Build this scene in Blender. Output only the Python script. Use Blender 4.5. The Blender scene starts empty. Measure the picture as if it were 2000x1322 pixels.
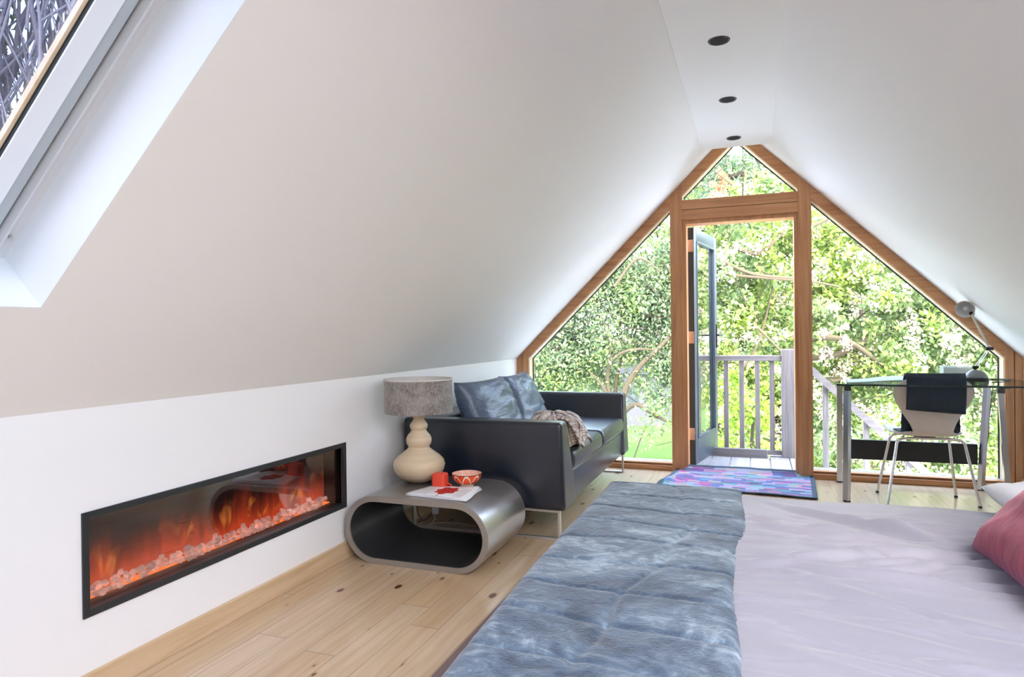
import bpy, bmesh, math, random
import numpy as np
from mathutils import Vector, Matrix, noise
PI = math.pi
sc = bpy.context.scene
C = sc.collection
random.seed(7)
RNG = np.random.default_rng(11)

# ------------------------------------------------------------------ camera
H = 1.08                                        # eye height above the boards
FPX, YAW, PITCH, ROLL = 1294.16, 0.350565, -0.006039, -0.011779

def camera_axes():
    F = Vector((-math.sin(YAW), math.cos(YAW), 0)); R = Vector((math.cos(YAW), math.sin(YAW), 0)); U = Vector((0, 0, 1))
    F, U = F*math.cos(PITCH)+U*math.sin(PITCH), U*math.cos(PITCH)-F*math.sin(PITCH)
    R, U = R*math.cos(ROLL)+U*math.sin(ROLL), U*math.cos(ROLL)-R*math.sin(ROLL)
    return R, U, F
cR, cU, cF = camera_axes()
cam_d = bpy.data.cameras.new('camera')
cam = bpy.data.objects.new('camera', cam_d); C.objects.link(cam)
mw = Matrix((cR, cU, -cF)).transposed().to_4x4(); mw.translation = Vector((0, 0, H))
cam.matrix_world = mw
cam_d.sensor_width = 36; cam_d.lens = FPX/2000*36
cam_d.clip_start = 0.05; cam_d.clip_end = 300
sc.camera = cam

# ------------------------------------------------------------------ light and exposure
sc.view_settings.view_transform = 'Standard'
sc.view_settings.look = 'None'
sc.view_settings.gamma = 1
sc.view_settings.use_curve_mapping = False
sc.view_settings.exposure = 0.69
world = bpy.data.worlds.new('sky'); sc.world = world; world.use_nodes = True
wn = world.node_tree.nodes; wl = world.node_tree.links
bg = wn['Background']
sky = wn.new('ShaderNodeTexSky'); sky.sky_type = 'NISHITA'; sky.sun_disc = False
sky.sun_elevation = math.radians(42); sky.sun_rotation = math.radians(150); sky.dust_density = 2.5; sky.ozone_density = 1.0
hs = wn.new('ShaderNodeHueSaturation'); hs.inputs['Saturation'].default_value = 0.76
wl.new(sky.outputs[0], hs.inputs['Color']); wl.new(hs.outputs[0], bg.inputs['Color'])
bg.inputs['Strength'].default_value = 2.6
sun_d = bpy.data.lights.new('sun', 'SUN'); sun_d.energy = 2.0; sun_d.angle = math.radians(1.0); sun_d.color = (1, .965, .91)
sun = bpy.data.objects.new('sun', sun_d); C.objects.link(sun)
SUN_FROM = Vector((-0.9, 0.12, 1.0))
sun.rotation_euler = SUN_FROM.to_track_quat('Z', 'Y').to_euler()
sc.cycles.use_denoising = True
sc.cycles.max_bounces = 14; sc.cycles.diffuse_bounces = 8; sc.cycles.glossy_bounces = 6
sc.cycles.transmission_bounces = 8; sc.cycles.transparent_max_bounces = 16
sc.cycles.sample_clamp_indirect = 6
sc.cycles.caustics_reflective = False; sc.cycles.caustics_refractive = False

# ------------------------------------------------------------------ node helper
class G:
    def __init__(s, name):
        s.m = bpy.data.materials.new(name); s.m.use_nodes = True
        s.t = s.m.node_tree; s.t.nodes.clear()
        s.out = s.t.nodes.new('ShaderNodeOutputMaterial')
    def n(s, typ, props=None, **ins):
        nd = s.t.nodes.new('ShaderNode'+typ)
        for k, v in (props or {}).items(): setattr(nd, k, v)
        for k, v in ins.items():
            key = int(k[1:]) if k[0] == '_' else k.replace('_', ' ')
            s.set(nd.inputs[key], v)
        return nd
    def set(s, sock, v):
        if isinstance(v, bpy.types.NodeSocket): s.t.links.new(v, sock)
        elif isinstance(v, bpy.types.Node): s.t.links.new(v.outputs[0], sock)
        else:
            if isinstance(v, tuple) and len(v) == 3 and sock.type == 'RGBA': v = (*v, 1)
            sock.default_value = v
    def math(s, op, a, b=0.0, c=0.0):
        return s.n('Math', {'operation': op}, _0=a, _1=b, _2=c).outputs[0]
    def co(s, kind='Object'):
        return s.n('TexCoord').outputs[kind]
    def map(s, scale=(1, 1, 1), rot=(0, 0, 0), loc=(0, 0, 0), kind='Object'):
        return s.n('Mapping', Vector=s.co(kind), Scale=scale, Rotation=rot, Location=loc).outputs[0]
    def noise(s, vec, scale=5., detail=3., rough=.5, dist=0.):
        return s.n('TexNoise', Vector=vec, Scale=scale, Detail=detail, Roughness=rough, Distortion=dist)
    def ramp(s, fac, stops, interp='LINEAR'):
        r = s.n('ValToRGB', Fac=fac); r.color_ramp.interpolation = interp
        e = r.color_ramp.elements
        while len(e) < len(stops): e.new(.5)
        for i, (p, c) in enumerate(stops):
            e[i].position = p; e[i].color = (*c, 1) if len(c) == 3 else c
        return r.outputs[0]
    def mix(s, f, a, b, mode='MIX'):
        m = s.n('Mix', {'data_type': 'RGBA', 'blend_type': mode})
        s.set(m.inputs[0], f); s.set(m.inputs[6], a); s.set(m.inputs[7], b)
        return m.outputs[2]
    def bump(s, h, strength=.2, dist=.01):
        return s.n('Bump', Height=h, Strength=strength, Distance=dist).outputs[0]
    def done(s, sh):
        s.t.links.new(sh.outputs[0] if isinstance(sh, bpy.types.Node) else sh, s.out.inputs[0]); return s.m

def simple(name, col, rough=.5, metal=0., bump=None, **kw):
    g = G(name)
    ins = dict(Base_Color=col, Roughness=rough, Metallic=metal, **kw)
    if bump:
        ins['Normal'] = g.bump(g.noise(g.co(), bump[0], 4.), bump[1], bump[2])
    return g.done(g.n('BsdfPrincipled', **ins))

def lerp(a, b, t): return a+(b-a)*t

MT = {}
g = G('white_paint')
nz = g.noise(g.co(), 160., 2.)
MT['wall'] = g.done(g.n('BsdfPrincipled', Base_Color=g.mix(g.noise(g.co(), .8, 2.).outputs[0], (.86, .85, .84), (.885, .88, .87)), Roughness=.62, Normal=g.bump(nz.outputs[0], .06, .002)))
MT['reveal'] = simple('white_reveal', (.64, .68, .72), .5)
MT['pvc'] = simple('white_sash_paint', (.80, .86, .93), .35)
MT['grey_alu'] = simple('grey_sash_trim', (.46, .52, .56), .4)
MT['pale_alu'] = simple('pale_rail', (.60, .61, .64), .4)
MT['gasket'] = simple('dark_gasket', (.03, .04, .045), .5)
MT['black'] = simple('black_plastic', (.015, .015, .016), .4)
MT['chrome'] = simple('chrome', (.72, .71, .70), .16, 1.)
MT['satin_steel'] = simple('satin_steel', (.62, .59, .55), .40, .85)
MT['brushed_leg'] = simple('brushed_steel_leg', (.62, .61, .62), .28, 1.)

def floor_mat():
    g = G('pine_boards')
    sx = g.n('SeparateXYZ', Vector=g.co())
    X, Y = sx.outputs[0], sx.outputs[1]
    w = .122
    xi = g.math('FLOOR', g.math('DIVIDE', X, w))
    fx = g.math('FRACT', g.math('DIVIDE', X, w))
    r1 = g.n('TexWhiteNoise', {'noise_dimensions': '1D'}, W=xi)
    yy = g.math('ADD', g.math('DIVIDE', Y, 1.9), g.math('MULTIPLY', r1.outputs[0], 7.3))
    yi = g.math('FLOOR', yy); fy = g.math('FRACT', yy)
    rid = g.n('TexWhiteNoise', {'noise_dimensions': '2D'}, Vector=g.n('CombineXYZ', X=xi, Y=yi).outputs[0])
    # grain
    off = g.n('VectorMath', {'operation': 'ADD'}, _0=g.co(), _1=g.n('CombineXYZ', X=0., Y=g.math('MULTIPLY', rid.outputs[0], 9.), Z=g.math('MULTIPLY', rid.outputs[0], 31.)).outputs[0]).outputs[0]
    gm = g.n('Mapping', Vector=off, Scale=(26, 1.3, 1)).outputs[0]
    gr = g.noise(gm, 1.6, 4., .6, .6)
    gf = g.noise(g.n('Mapping', Vector=off, Scale=(120, 3, 1)).outputs[0], 1., 3., .6)
    base = g.ramp(rid.outputs[0], [(0, (.53, .375, .225)), (.35, (.60, .45, .285)), (.7, (.645, .505, .35)), (1, (.62, .42, .24))])
    c1 = g.mix(g.ramp(gr.outputs[0], [(.35, (0, 0, 0)), (.68, (.62, .62, .62))]), base, (.42, .25, .11))
    c2 = g.mix(g.math('MULTIPLY', gf.outputs[0], .20), c1, (.70, .58, .42))
    # knots
    kv = g.n('TexVoronoi', {'voronoi_dimensions': '2D'}, Vector=g.n('Mapping', Vector=off, Scale=(5.0, 2.6, 1)).outputs[0], Scale=1.0, Randomness=1.0)
    ksz = g.math('MULTIPLY', g.n('SeparateXYZ', Vector=kv.outputs[1]).outputs[0], .075)
    kd = g.math('SUBTRACT', kv.outputs[0], ksz)
    kn = g.ramp(g.math('ADD', kd, .5), [(.492, (1, 1, 1)), (.512, (0, 0, 0))])
    c3 = g.mix(kn, c2, (.12, .045, .018))
    ring = g.ramp(g.math('ADD', kd, .5), [(.50, (.55, .55, .55)), (.56, (0, 0, 0))])
    c3 = g.mix(g.math('MULTIPLY', ring, .8), c3, (.42, .22, .09))
    c3 = g.mix(kn, c3, (.12, .045, .018))
    ex = g.math('MINIMUM', fx, g.math('SUBTRACT', 1., fx))
    ey = g.math('MINIMUM', fy, g.math('SUBTRACT', 1., fy))
    gx = g.math('LESS_THAN', ex, .011); gy = g.math('LESS_THAN', ey, .0009)
    gap = g.math('MAXIMUM', gx, gy)
    c4 = g.mix(g.math('MULTIPLY', gap, .62), c3, (.16, .09, .045))
    return g.done(g.n('BsdfPrincipled', Base_Color=c4, Coat_Weight=.5, Coat_Roughness=.12, Roughness=g.math('ADD', .27, g.math('MULTIPLY', gf.outputs[0], .12)), Normal=g.bump(g.math('SUBTRACT', 1., gap), .35, .003)))
MT['floor'] = floor_mat()

def wood(name, cols, scale, rot=(0, 0, 0), rough=.45, knots=.0, seed=0.):
    g = G(name)
    v = g.map(scale, rot, (seed, seed*1.7, seed*.6))
    n1 = g.noise(v, 1.0, 4., .6, .8)
    c = g.ramp(n1.outputs[0], [(.28, cols[0]), (.5, cols[1]), (.74, cols[2])])
    big = g.noise(g.co(), 1.4, 2.)
    c = g.mix(g.math('MULTIPLY', big.outputs[0], .35), c, cols[2])
    if knots:
        ks = tuple(3.2 if q > 10 else 1.5 for q in scale)
        kv = g.n('TexVoronoi', Vector=g.map(ks, rot, (seed+.3, seed, .2)), Scale=1.0)
        k = g.ramp(kv.outputs[0], [(knots*.55, (1, 1, 1)), (knots, (0, 0, 0))])
        c = g.mix(k, c, (.13, .045, .018))
    return g.done(g.n('BsdfPrincipled', Base_Color=c, Roughness=rough, Normal=g.bump(n1.outputs[0], .12, .002)))
ced = [(.34, .135, .048), (.53, .245, .098), (.64, .34, .155)]
MT['cedar_v'] = wood('cedar_upright', ced, (34, 34, 1.6), knots=.085)
MT['cedar_h'] = wood('cedar_crossways', ced, (1.6, 34, 34), knots=.07)
MT['cedar_l'] = wood('cedar_rafter_left', ced, (1.6, 34, 34), (0, PI/4, 0), knots=.07)
MT['cedar_r'] = wood('cedar_rafter_right', ced, (1.6, 34, 34), (0, -PI/4, 0), knots=.07)
MT['bead'] = wood('pale_glazing_bead', [(.62, .46, .29), (.72, .58, .40), (.78, .66, .50)], (20, 20, 2))
MT['skirt'] = wood('pine_skirting', [(.50, .33, .17), (.62, .45, .27), (.68, .52, .35)], (30, 1.2, 30), rough=.4, knots=.13, seed=.8)
gw = [(0.124, 0.115, 0.124), (0.205, 0.192, 0.202), (0.285, 0.273, 0.279)]
MT['grey_wood_v'] = wood('weathered_oak_upright', gw, (40, 40, 2), rough=.85)
MT['grey_wood_h'] = wood('weathered_oak_rail', gw, (2, 40, 40), rough=.85)
MT['grey_wood_y'] = wood('weathered_deck_board', [(.17, .162, .17), (.25, .24, .25), (.31, .30, .31)], (30, 1.5, 30), rough=.85)

def glass_mat(name, tint=(1, 1, 1), ior=1.45, extra=0.):
    g = G(name)
    lw = g.n('LayerWeight', Blend=.5).outputs['Facing']
    f0 = ((ior-1)/(ior+1))**2
    fac = g.math('MINIMUM', g.math('ADD', g.math('MULTIPLY', g.math('POWER', lw, 5.), 1-f0), f0+extra), 1.)
    return g.done(g.n('MixShader', _0=fac, _1=g.n('BsdfTransparent', Color=tint), _2=g.n('BsdfGlossy', Roughness=.0)))
MT['glass'] = glass_mat('window_glass', (.99, 1, .995), 1.3)
MT['sky_glass'] = glass_mat('skylight_glass', (.59, .60, .62), 1.5, .0)
MT['tinted_glass'] = glass_mat('tinted_skylight_glass', (.40, .41, .46), 1.5, .04)
MT['desk_glass'] = glass_mat('green_desk_glass', (.82, .90, .87), 1.5, .04)
MT['glass_edge'] = simple('dark_green_glass_edge', (.01, .035, .03), .15)
MT['fire_glass'] = glass_mat('smoked_fire_glass', (.80, .74, .72), 1.6, .03)

# leather: the blue of the window light is put into the base colours
g = G('black_leather')
nb = g.noise(g.co(), 220., 3.); nb2 = g.noise(g.co(), 7., 3.)
h = g.math('ADD', g.math('MULTIPLY', nb.outputs[0], .25), nb2.outputs[0])
MT['leather'] = g.done(g.n('BsdfPrincipled', Base_Color=(.005, .009, .018), Roughness=.30, Normal=g.bump(h, .18, .006), **{'Specular_IOR_Level': .75}))
g = G('window_blue_creased_leather')
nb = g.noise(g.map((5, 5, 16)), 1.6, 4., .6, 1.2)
MT['leather_soft'] = g.done(g.n('BsdfPrincipled', Base_Color=(.060, .095, .155), Roughness=.38, Normal=g.bump(nb.outputs[0], .38, .02), **{'Specular_IOR_Level': .9}))  # blue base colour holds the window reflected in the cushions
# pewter lacquer
g = G('pewter_lacquer')
MT['pewter'] = g.done(g.n('BsdfPrincipled', Base_Color=(.44, .415, .40), Metallic=.85, Roughness=.30, Normal=g.bump(g.noise(g.map((60, 4, 60)), 1., 3.).outputs[0], .03, .002)))
MT['pewter_edge'] = simple('pewter_edge', (.30, .275, .25), .45, .55)
MT['pewter_in'] = simple('dark_table_lining', (.05, .05, .052), .34, .4)

# ------------------------------------------------------------------ mesh helper
class MB:
    def __init__(s): s.b = bmesh.new()
    def box(s, lo, hi, bev=0., seg=2):
        r = bmesh.ops.create_cube(s.b, size=1)
        vs = r['verts']; lo = Vector(lo); hi = Vector(hi)
        for v in vs: v.co = Vector(((v.co[i]+.5)*(hi[i]-lo[i])+lo[i] for i in range(3)))
        if bev:
            es = list({e for v in vs for e in v.link_edges})
            bmesh.ops.bevel(s.b, geom=es, offset=bev, segments=seg, profile=.5, affect='EDGES')
        return s
    def prism(s, poly, a, b, axis=1):
        """extrude a polygon given in the two other axes along axis from a to b"""
        def P(p, t):
            q = [0, 0, 0]; o = [i for i in range(3) if i != axis]
            q[o[0]], q[o[1]], q[axis] = p[0], p[1], t; return q
        va = [s.b.verts.new(P(p, a)) for p in poly]; vb = [s.b.verts.new(P(p, b)) for p in poly]
        n = len(poly)
        s.b.faces.new(va); s.b.faces.new(vb[::-1])
        for i in range(n): s.b.faces.new((va[i], vb[i], vb[(i+1) % n], va[(i+1) % n]))
        return s
    def quadbox(s, pts_bottom, pts_top):
        a = [s.b.verts.new(p) for p in pts_bottom]; b = [s.b.verts.new(p) for p in pts_top]
        n = len(a); s.b.faces.new(a[::-1]); s.b.faces.new(b)
        for i in range(n): s.b.faces.new((a[i], a[(i+1) % n], b[(i+1) % n], b[i]))
        return s
    def bar(s, p, q, w, d, up=(0, 0, 1), bev=0.):
        p, q = Vector(p), Vector(q); z = (q-p).normalized(); x = Vector(up).cross(z)
        if x.length < 1e-4: x = Vector((1, 0, 0))
        x.normalize(); y = z.cross(x)
        o = [x*w/2+y*d/2, -x*w/2+y*d/2, -x*w/2-y*d/2, x*w/2-y*d/2]
        return s.quadbox([p+k for k in o], [q+k for k in o])
    def tube(s, pts, r, seg=10, cap=True):
        pts = [Vector(p) for p in pts]
        rs = r if isinstance(r, (list, tuple)) else [r]*len(pts)
        rings = []; ref = None
        for i, p in enumerate(pts):
            t = (pts[min(i+1, len(pts)-1)]-pts[max(i-1, 0)]).normalized()
            if ref is None: ref = t.orthogonal().normalized()
            ref = (ref-t*ref.dot(t)).normalized(); bi = t.cross(ref)
            rings.append([s.b.verts.new(p+(ref*math.cos(a)+bi*math.sin(a))*rs[i]) for a in [2*PI*k/seg for k in range(seg)]])
        for A, B in zip(rings, rings[1:]):
            for k in range(seg): s.b.faces.new((A[k], A[(k+1) % seg], B[(k+1) % seg], B[k]))
        if cap: s.b.faces.new(rings[0][::-1]); s.b.faces.new(rings[-1])
        return s
    def lathe(s, prof, c=(0, 0, 0), seg=40, close=False):
        rings = []
        for r, z in prof:
            rings.append([s.b.verts.new((c[0]+r*math.cos(2*PI*k/seg), c[1]+r*math.sin(2*PI*k/seg), c[2]+z)) for k in range(seg)] if r > 1e-5 else [s.b.verts.new((c[0], c[1], c[2]+z))])
        pairs = list(zip(rings, rings[1:])) + ([(rings[-1], rings[0])] if close else [])
        for A, B in pairs:
            for k in range(seg):
                k2 = (k+1) % seg
                if len(A) == 1 and len(B) == 1: continue
                if len(A) == 1: s.b.faces.new((A[0], B[k2], B[k]))
                elif len(B) == 1: s.b.faces.new((A[k], A[k2], B[0]))
                else: s.b.faces.new((A[k], A[k2], B[k2], B[k]))
        return s
    def grid(s, nu, nv, f, thick=None):
        top = [[s.b.verts.new(f(i/nu, j/nv)) for j in range(nv+1)] for i in range(nu+1)]
        for i in range(nu):
            for j in range(nv): s.b.faces.new((top[i][j], top[i+1][j], top[i+1][j+1], top[i][j+1]))
        return s
    def build(s, name, m, parent=None, smooth=True, angle=35, solid=0., sub=0, offset=-1.):
        bmesh.ops.recalc_face_normals(s.b, faces=s.b.faces)
        me = bpy.data.meshes.new(name); s.b.to_mesh(me); s.b.free()
        me.materials.append(MT[m] if isinstance(m, str) else m)
        o = bpy.data.objects.new(name, me); C.objects.link(o)
        adopt(o, parent)
        if smooth:
            for p in me.polygons: p.use_smooth = True
            if angle: me.set_sharp_from_angle(angle=math.radians(angle))
        if solid:
            md = o.modifiers.new('thickness', 'SOLIDIFY'); md.thickness = solid; md.offset = offset
        if sub:
            md = o.modifiers.new('smooth', 'SUBSURF'); md.levels = sub; md.render_levels = sub
        return o

def wloc(o):
    v = Vector((0, 0, 0))
    while o is not None: v = v+o.location; o = o.parent
    return v
def adopt(o, parent):
    """meshes are written in room coordinates; move the data so that the part sits at its parent's origin"""
    if parent is not None:
        o.parent = parent
        o.data.transform(Matrix.Translation(-wloc(parent)))
def tag(o, label=None, cat=None, group=None, kind=None):
    if label: o['label'] = label
    if cat: o['category'] = cat
    if group: o['group'] = group
    if kind: o['kind'] = kind
    return o
def thing(name, loc, label=None, cat=None, group=None, kind=None):
    o = bpy.data.objects.new(name, None); C.objects.link(o); o.location = loc; o.empty_display_size = .1
    return tag(o, label, cat, group, kind)
def struct(o): o['kind'] = 'structure'; return o
def copy_tree(o, parent=None):
    c = o.copy(); C.objects.link(c)
    if parent is not None: c.parent = parent
    for ch in [q for q in ORIG[o.name]] if o.name in ORIG else list(o.children): copy_tree(ch, c)
    return c
ORIG = {}
def fbm(x, y, z=0., o=4): return noise.fractal(Vector((x, y, z)), .9, 2.1, o)

# ------------------------------------------------------------------ the room shell
XL, XR, YB, YE = -1.888, 1.671, -2.7, 5.28       # knee walls, back wall, glazed gable
def zl(x): return .874+.996*(x-XL)
def zr(x): return .885+.983*(XR-x)
XA = -.1145; ZA = zl(XA)
struct(MB().box((-2.1, YB-.2, -.2), (1.9, 5.40, 0)).build('floor', 'floor', smooth=False))
# left knee wall around the fire opening
FY0, FY1, FZ0, FZ1 = 1.419, 2.753, .257, .550
m = MB()
m.box((XL-.2, YB, 0), (XL, FY0, .874)); m.box((XL-.2, FY1, 0), (XL, 5.40, .874))
m.box((XL-.2, FY0, 0), (XL, FY1, FZ0)); m.box((XL-.2, FY0, FZ1), (XL, FY1, .874))
struct(m.build('wall_left', 'wall', smooth=False))
struct(MB().box((XR, YB, 0), (XR+.2, 5.40, .885)).build('wall_right', 'wall', smooth=False))
# sloping ceilings with their skylight holes: panels in (distance up the slope, y)
def slope(side, holes, name):
    s = Vector((1, 0, .996)).normalized() if side < 0 else Vector((-1, 0, .983)).normalized()
    n = Vector((-s.z, 0, s.x)) if side < 0 else Vector((s.z, 0, -s.x))
    p0 = Vector((XL, 0, .874)) if side < 0 else Vector((XR, 0, .885))
    L = (XA-XL)/s.x if side < 0 else (XR-XA)/-s.x
    T = .19
    m = MB()
    def panel(s0, s1, y0, y1):
        a = [p0+s*s0+Vector((0, y0, 0)), p0+s*s1+Vector((0, y0, 0)), p0+s*s1+Vector((0, y1, 0)), p0+s*s0+Vector((0, y1, 0))]
        m.quadbox(a, [q+n*T for q in a])
    ys = sorted([YB, 5.45]+[h[2] for h in holes]+[h[3] for h in holes])
    for y0, y1 in zip(ys, ys[1:]):
        hh = [h for h in holes if h[2] <= y0+1e-6 and h[3] >= y1-1e-6]
        if hh: panel(-.1 if 0 else 0, hh[0][0], y0, y1); panel(hh[0][1], L, y0, y1)
        else: panel(0, L, y0, y1)
    struct(m.build(name, 'wall', smooth=False))
    # linings and the sash of each skylight
    for k, (s0, s1, y0, y1) in enumerate(holes):
        skylight(p0, s, n, s0, s1, y0, y1, T)
SKN = [10]
def skylight(p0, s, n, s0, s1, y0, y1, T):
    SKN[0] += 1
    e = thing('window_%d' % SKN[0], p0+s*((s0+s1)/2)+n*T+Vector((0, (y0+y1)/2, 0)), kind='structure')
    def ring(a, b, d0, d1, name, mat):
        """rectangular ring between inset a and inset b, from depth d0 to d1"""
        m = MB()
        def q(sa, sb, ya, yb):
            c = [p0+s*sa+Vector((0, ya, 0)), p0+s*sb+Vector((0, ya, 0)), p0+s*sb+Vector((0, yb, 0)), p0+s*sa+Vector((0, yb, 0))]
            m.quadbox([v+n*d0 for v in c], [v+n*d1 for v in c])
        q(s0+a, s0+b, y0+a, y1-a); q(s1-b, s1-a, y0+a, y1-a); q(s0+b, s1-b, y0+a, y0+b); q(s0+b, s1-b, y1-b, y1-a)
        return m.build(name, mat, e, smooth=False)
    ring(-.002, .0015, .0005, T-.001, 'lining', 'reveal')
    ring(.0015, .035, .178, .25, 'outer_frame', 'pale_alu')
    ring(.030, .036, .170, .178, 'rail_lip', 'pale_alu')
    ring(.044, .078, .190, .27, 'inner_frame', 'grey_alu')
    ring(.035, .044, .215, .27, 'shadow_gap', 'gasket')
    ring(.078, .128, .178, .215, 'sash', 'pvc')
    ring(.128, .130, .183, .208, 'gasket', 'gasket')
    ring(.132, .140, .190, .2045, 'glazing_bead', 'bead')
    m = MB()
    c = [p0+s*(s0+.136)+Vector((0, y0+.136, 0)), p0+s*(s1-.136)+Vector((0, y0+.136, 0)), p0+s*(s1-.136)+Vector((0, y1-.136, 0)), p0+s*(s0+.136)+Vector((0, y1-.136, 0))]
    m.quadbox([v+n*.205 for v in c], [v+n*.211 for v in c]); m.build('pane', 'sky_glass' if s.x < 0 else 'tinted_glass', e, smooth=False)
    for yy in (y0+.02, y1-.02):
        MB().tube([p0+s*(s0+.07)+n*.170+Vector((0, yy, 0)), p0+s*(s0+.07)+n*.180+Vector((0, yy, 0))], .005, 12).build('stop_pin', 'satin_steel', e)
slope(-1, [(.40, 1.80, -.12, 1.105), (.40, 1.90, -2.4, -.4)], 'ceiling')  # second opening: unseen rear skylight, added to brighten the room
slope(1, [(.30, 1.7, .40, 1.50), (.30, 2.0, -1.0, .25), (.30, 2.0, -2.45, -1.15)], 'ceiling')  # unseen right-slope skylights, added to let in more daylight
# flat strip under the ridge
MBs = MB().prism([(-.348, 2.405), (.125, 2.405), (XA, ZA)], YB, 5.02, 1)
struct(MBs.build('ceiling', 'wall', smooth=False))
# back wall (behind the camera)
m = MB(); m.prism([(XL, 0), (XR, 0), (XR, .885), (XA, ZA), (XL, .874)], YB-.15, YB)
struct(m.build('wall_back', 'wall', smooth=False))
# skirting
struct(MB().box((XL, YB, 0), (-1.870, 5.28, .081), .003).build('baseboard_left', 'skirt', smooth=False))
struct(MB().box((1.653, YB, 0), (XR, 5.28, .081), .003).build('baseboard_right', 'skirt', smooth=False))

# ------------------------------------------------------------------ the glazed gable
GY = 5.40                                         # plane of the panes
def trim(n, mb, mat):
    return struct(mb.build('trim_%d' % n, mat, smooth=False))
ZS = .04
trim(1, MB().prism([(-.608, 0), (-.518, 0), (-.518, zl(-.518)-.001), (-.608, zl(-.608)-.001)], 5.28, 5.44), 'cedar_v')   # left post
trim(2, MB().prism([(.308, 0), (.394, 0), (.394, zr(.394)-.001), (.308, zr(.308)-.001)], 5.28, 5.44), 'cedar_v')        # right post
m = MB(); m.box((-.518, 5.281, 1.951), (.308, 5.44, 2.027), .003); m.box((-.518, 5.2815, 2.030), (.308, 5.44, 2.105), .003)
trim(3, m, 'cedar_h')                                                                                     # header
# rafters against the slopes (7 cm square to the slope), meeting the posts
def rafter(xa, xb, side):
    z = zl if side < 0 else zr
    return MB().prism([(xa, z(xa)-.001), (xb, z(xb)-.001), (xb, z(xb)-.097), (xa, z(xa)-.097)], 5.279, 5.44)
trim(4, rafter(XL+.10, -.608, -1), 'cedar_l'); trim(5, rafter(-.518, XA, -1), 'cedar_l')
trim(6, rafter(XA, .308, 1), 'cedar_r'); trim(7, rafter(.394, XR-.10, 1), 'cedar_r')
# jambs at the knee walls: two boards each
m = MB(); m.prism([(XL, 0), (XL+.045, 0), (XL+.045, zl(XL+.045)-.002), (XL, .872)], 5.279, 5.44)
m.prism([(XL+.048, 0), (XL+.10, 0), (XL+.10, zl(XL+.10)-.002), (XL+.048, zl(XL+.048)-.002)], 5.284, 5.44); trim(8, m, 'cedar_v')
m = MB(); m.prism([(XR, 0), (XR-.046, 0), (XR-.046, zr(XR-.046)-.002), (XR, .883)], 5.279, 5.44)
m.prism([(XR-.050, 0), (XR-.10, 0), (XR-.10, zr(XR-.10)-.002), (XR-.050, zr(XR-.050)-.002)], 5.284, 5.44); trim(9, m, 'cedar_v')
for n, xa, xb in ((10, XL+.10, -.608), (11, .394, XR-.10)):
    m = MB(); m.box((xa, 5.279, 0), (xb, 5.33, .038), .003); m.box((xa, 5.300, .038), (xb, 5.36, .056), .002)
    trim(n, m, 'cedar_h')
trim(12, MB().box((-.518, 5.36, 0), (.308, 5.46, .018), .002), 'grey_wood_h')       # threshold
# door frame
m = MB(); m.box((-.518, 5.30, .018), (-.490, 5.44, 1.951)); m.box((.281, 5.30, .018), (.308, 5.44, 1.951)); m.box((-.49, 5.30, 1.921), (.281, 5.44, 1.951))
struct(m.build('trim_13', 'cedar_v', smooth=False))

def inset(poly, d):
    """inset a convex polygon by d"""
    n = len(poly); out = []
    cx = sum(p[0] for p in poly)/n; cz = sum(p[1] for p in poly)/n
    L = []
    for i in range(n):
        a = Vector((poly[i][0], poly[i][1])); b = Vector((poly[(i+1) % n][0], poly[(i+1) % n][1]))
        t = (b-a).normalized(); nn = Vector((-t.y, t.x))
        if nn.dot(Vector((cx, cz))-a) < 0: nn = -nn
        L.append((a+nn*d, t))
    for i in range(n):
        (p, t), (q, u) = L[i-1], L[i]
        k = ((q-p).x*u.y-(q-p).y*u.x)/(t.x*u.y-t.y*u.x); r = p+t*k
        out.append((r.x, r.y))
    return out
def ringpoly(poly, d, y0, y1, name, mat, parent):
    a, b = poly, inset(poly, d); m = MB(); n = len(poly)
    for i in range(n):
        j = (i+1) % n
        m.prism([a[i], a[j], b[j], b[i]], y0, y1)
    return m.build(name, mat, parent, smooth=False)
def glazing(n, poly, bead):
    e = thing('window_%d' % n, (sum(p[0] for p in poly)/len(poly), GY, .0), kind='structure')
    ringpoly(poly, .004, 5.30, GY-.004, 'glazing_bead', bead, e)  # gable beads: pale colour carries the sunlight on the inner edges
    ringpoly(inset(poly, .003), .009, GY-.012, GY-.002, 'gasket', 'gasket', e)
    MB().prism(inset(poly, .001), GY, GY+.006).build('pane', 'glass', e, smooth=False)
ra = .097
glazing(1, [(XL+.10, .045), (-.608, .045), (-.608, zl(-.608)-ra), (XL+.10, zl(XL+.10)-ra)], 'bead')
glazing(2, [(.394, .045), (XR-.10, .045), (XR-.10, zr(XR-.10)-ra), (.394, zr(.394)-ra)], 'bead')
glazing(3, [(-.518, 2.104), (.308, 2.104), (.308, zr(.308)-ra), (XA, ZA-ra), (-.518, zl(-.518)-ra)], 'bead')
# cill boards coloured white for the daylight reflected on their tops
for xa, xb in ((XL+.10, -.61), (.395, XR-.10)):
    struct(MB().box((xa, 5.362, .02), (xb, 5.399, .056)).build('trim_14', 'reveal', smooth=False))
    struct(MB().box((xa, 5.41, .02), (xb, 5.50, .045)).build('trim_15', 'reveal', smooth=False))

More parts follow.
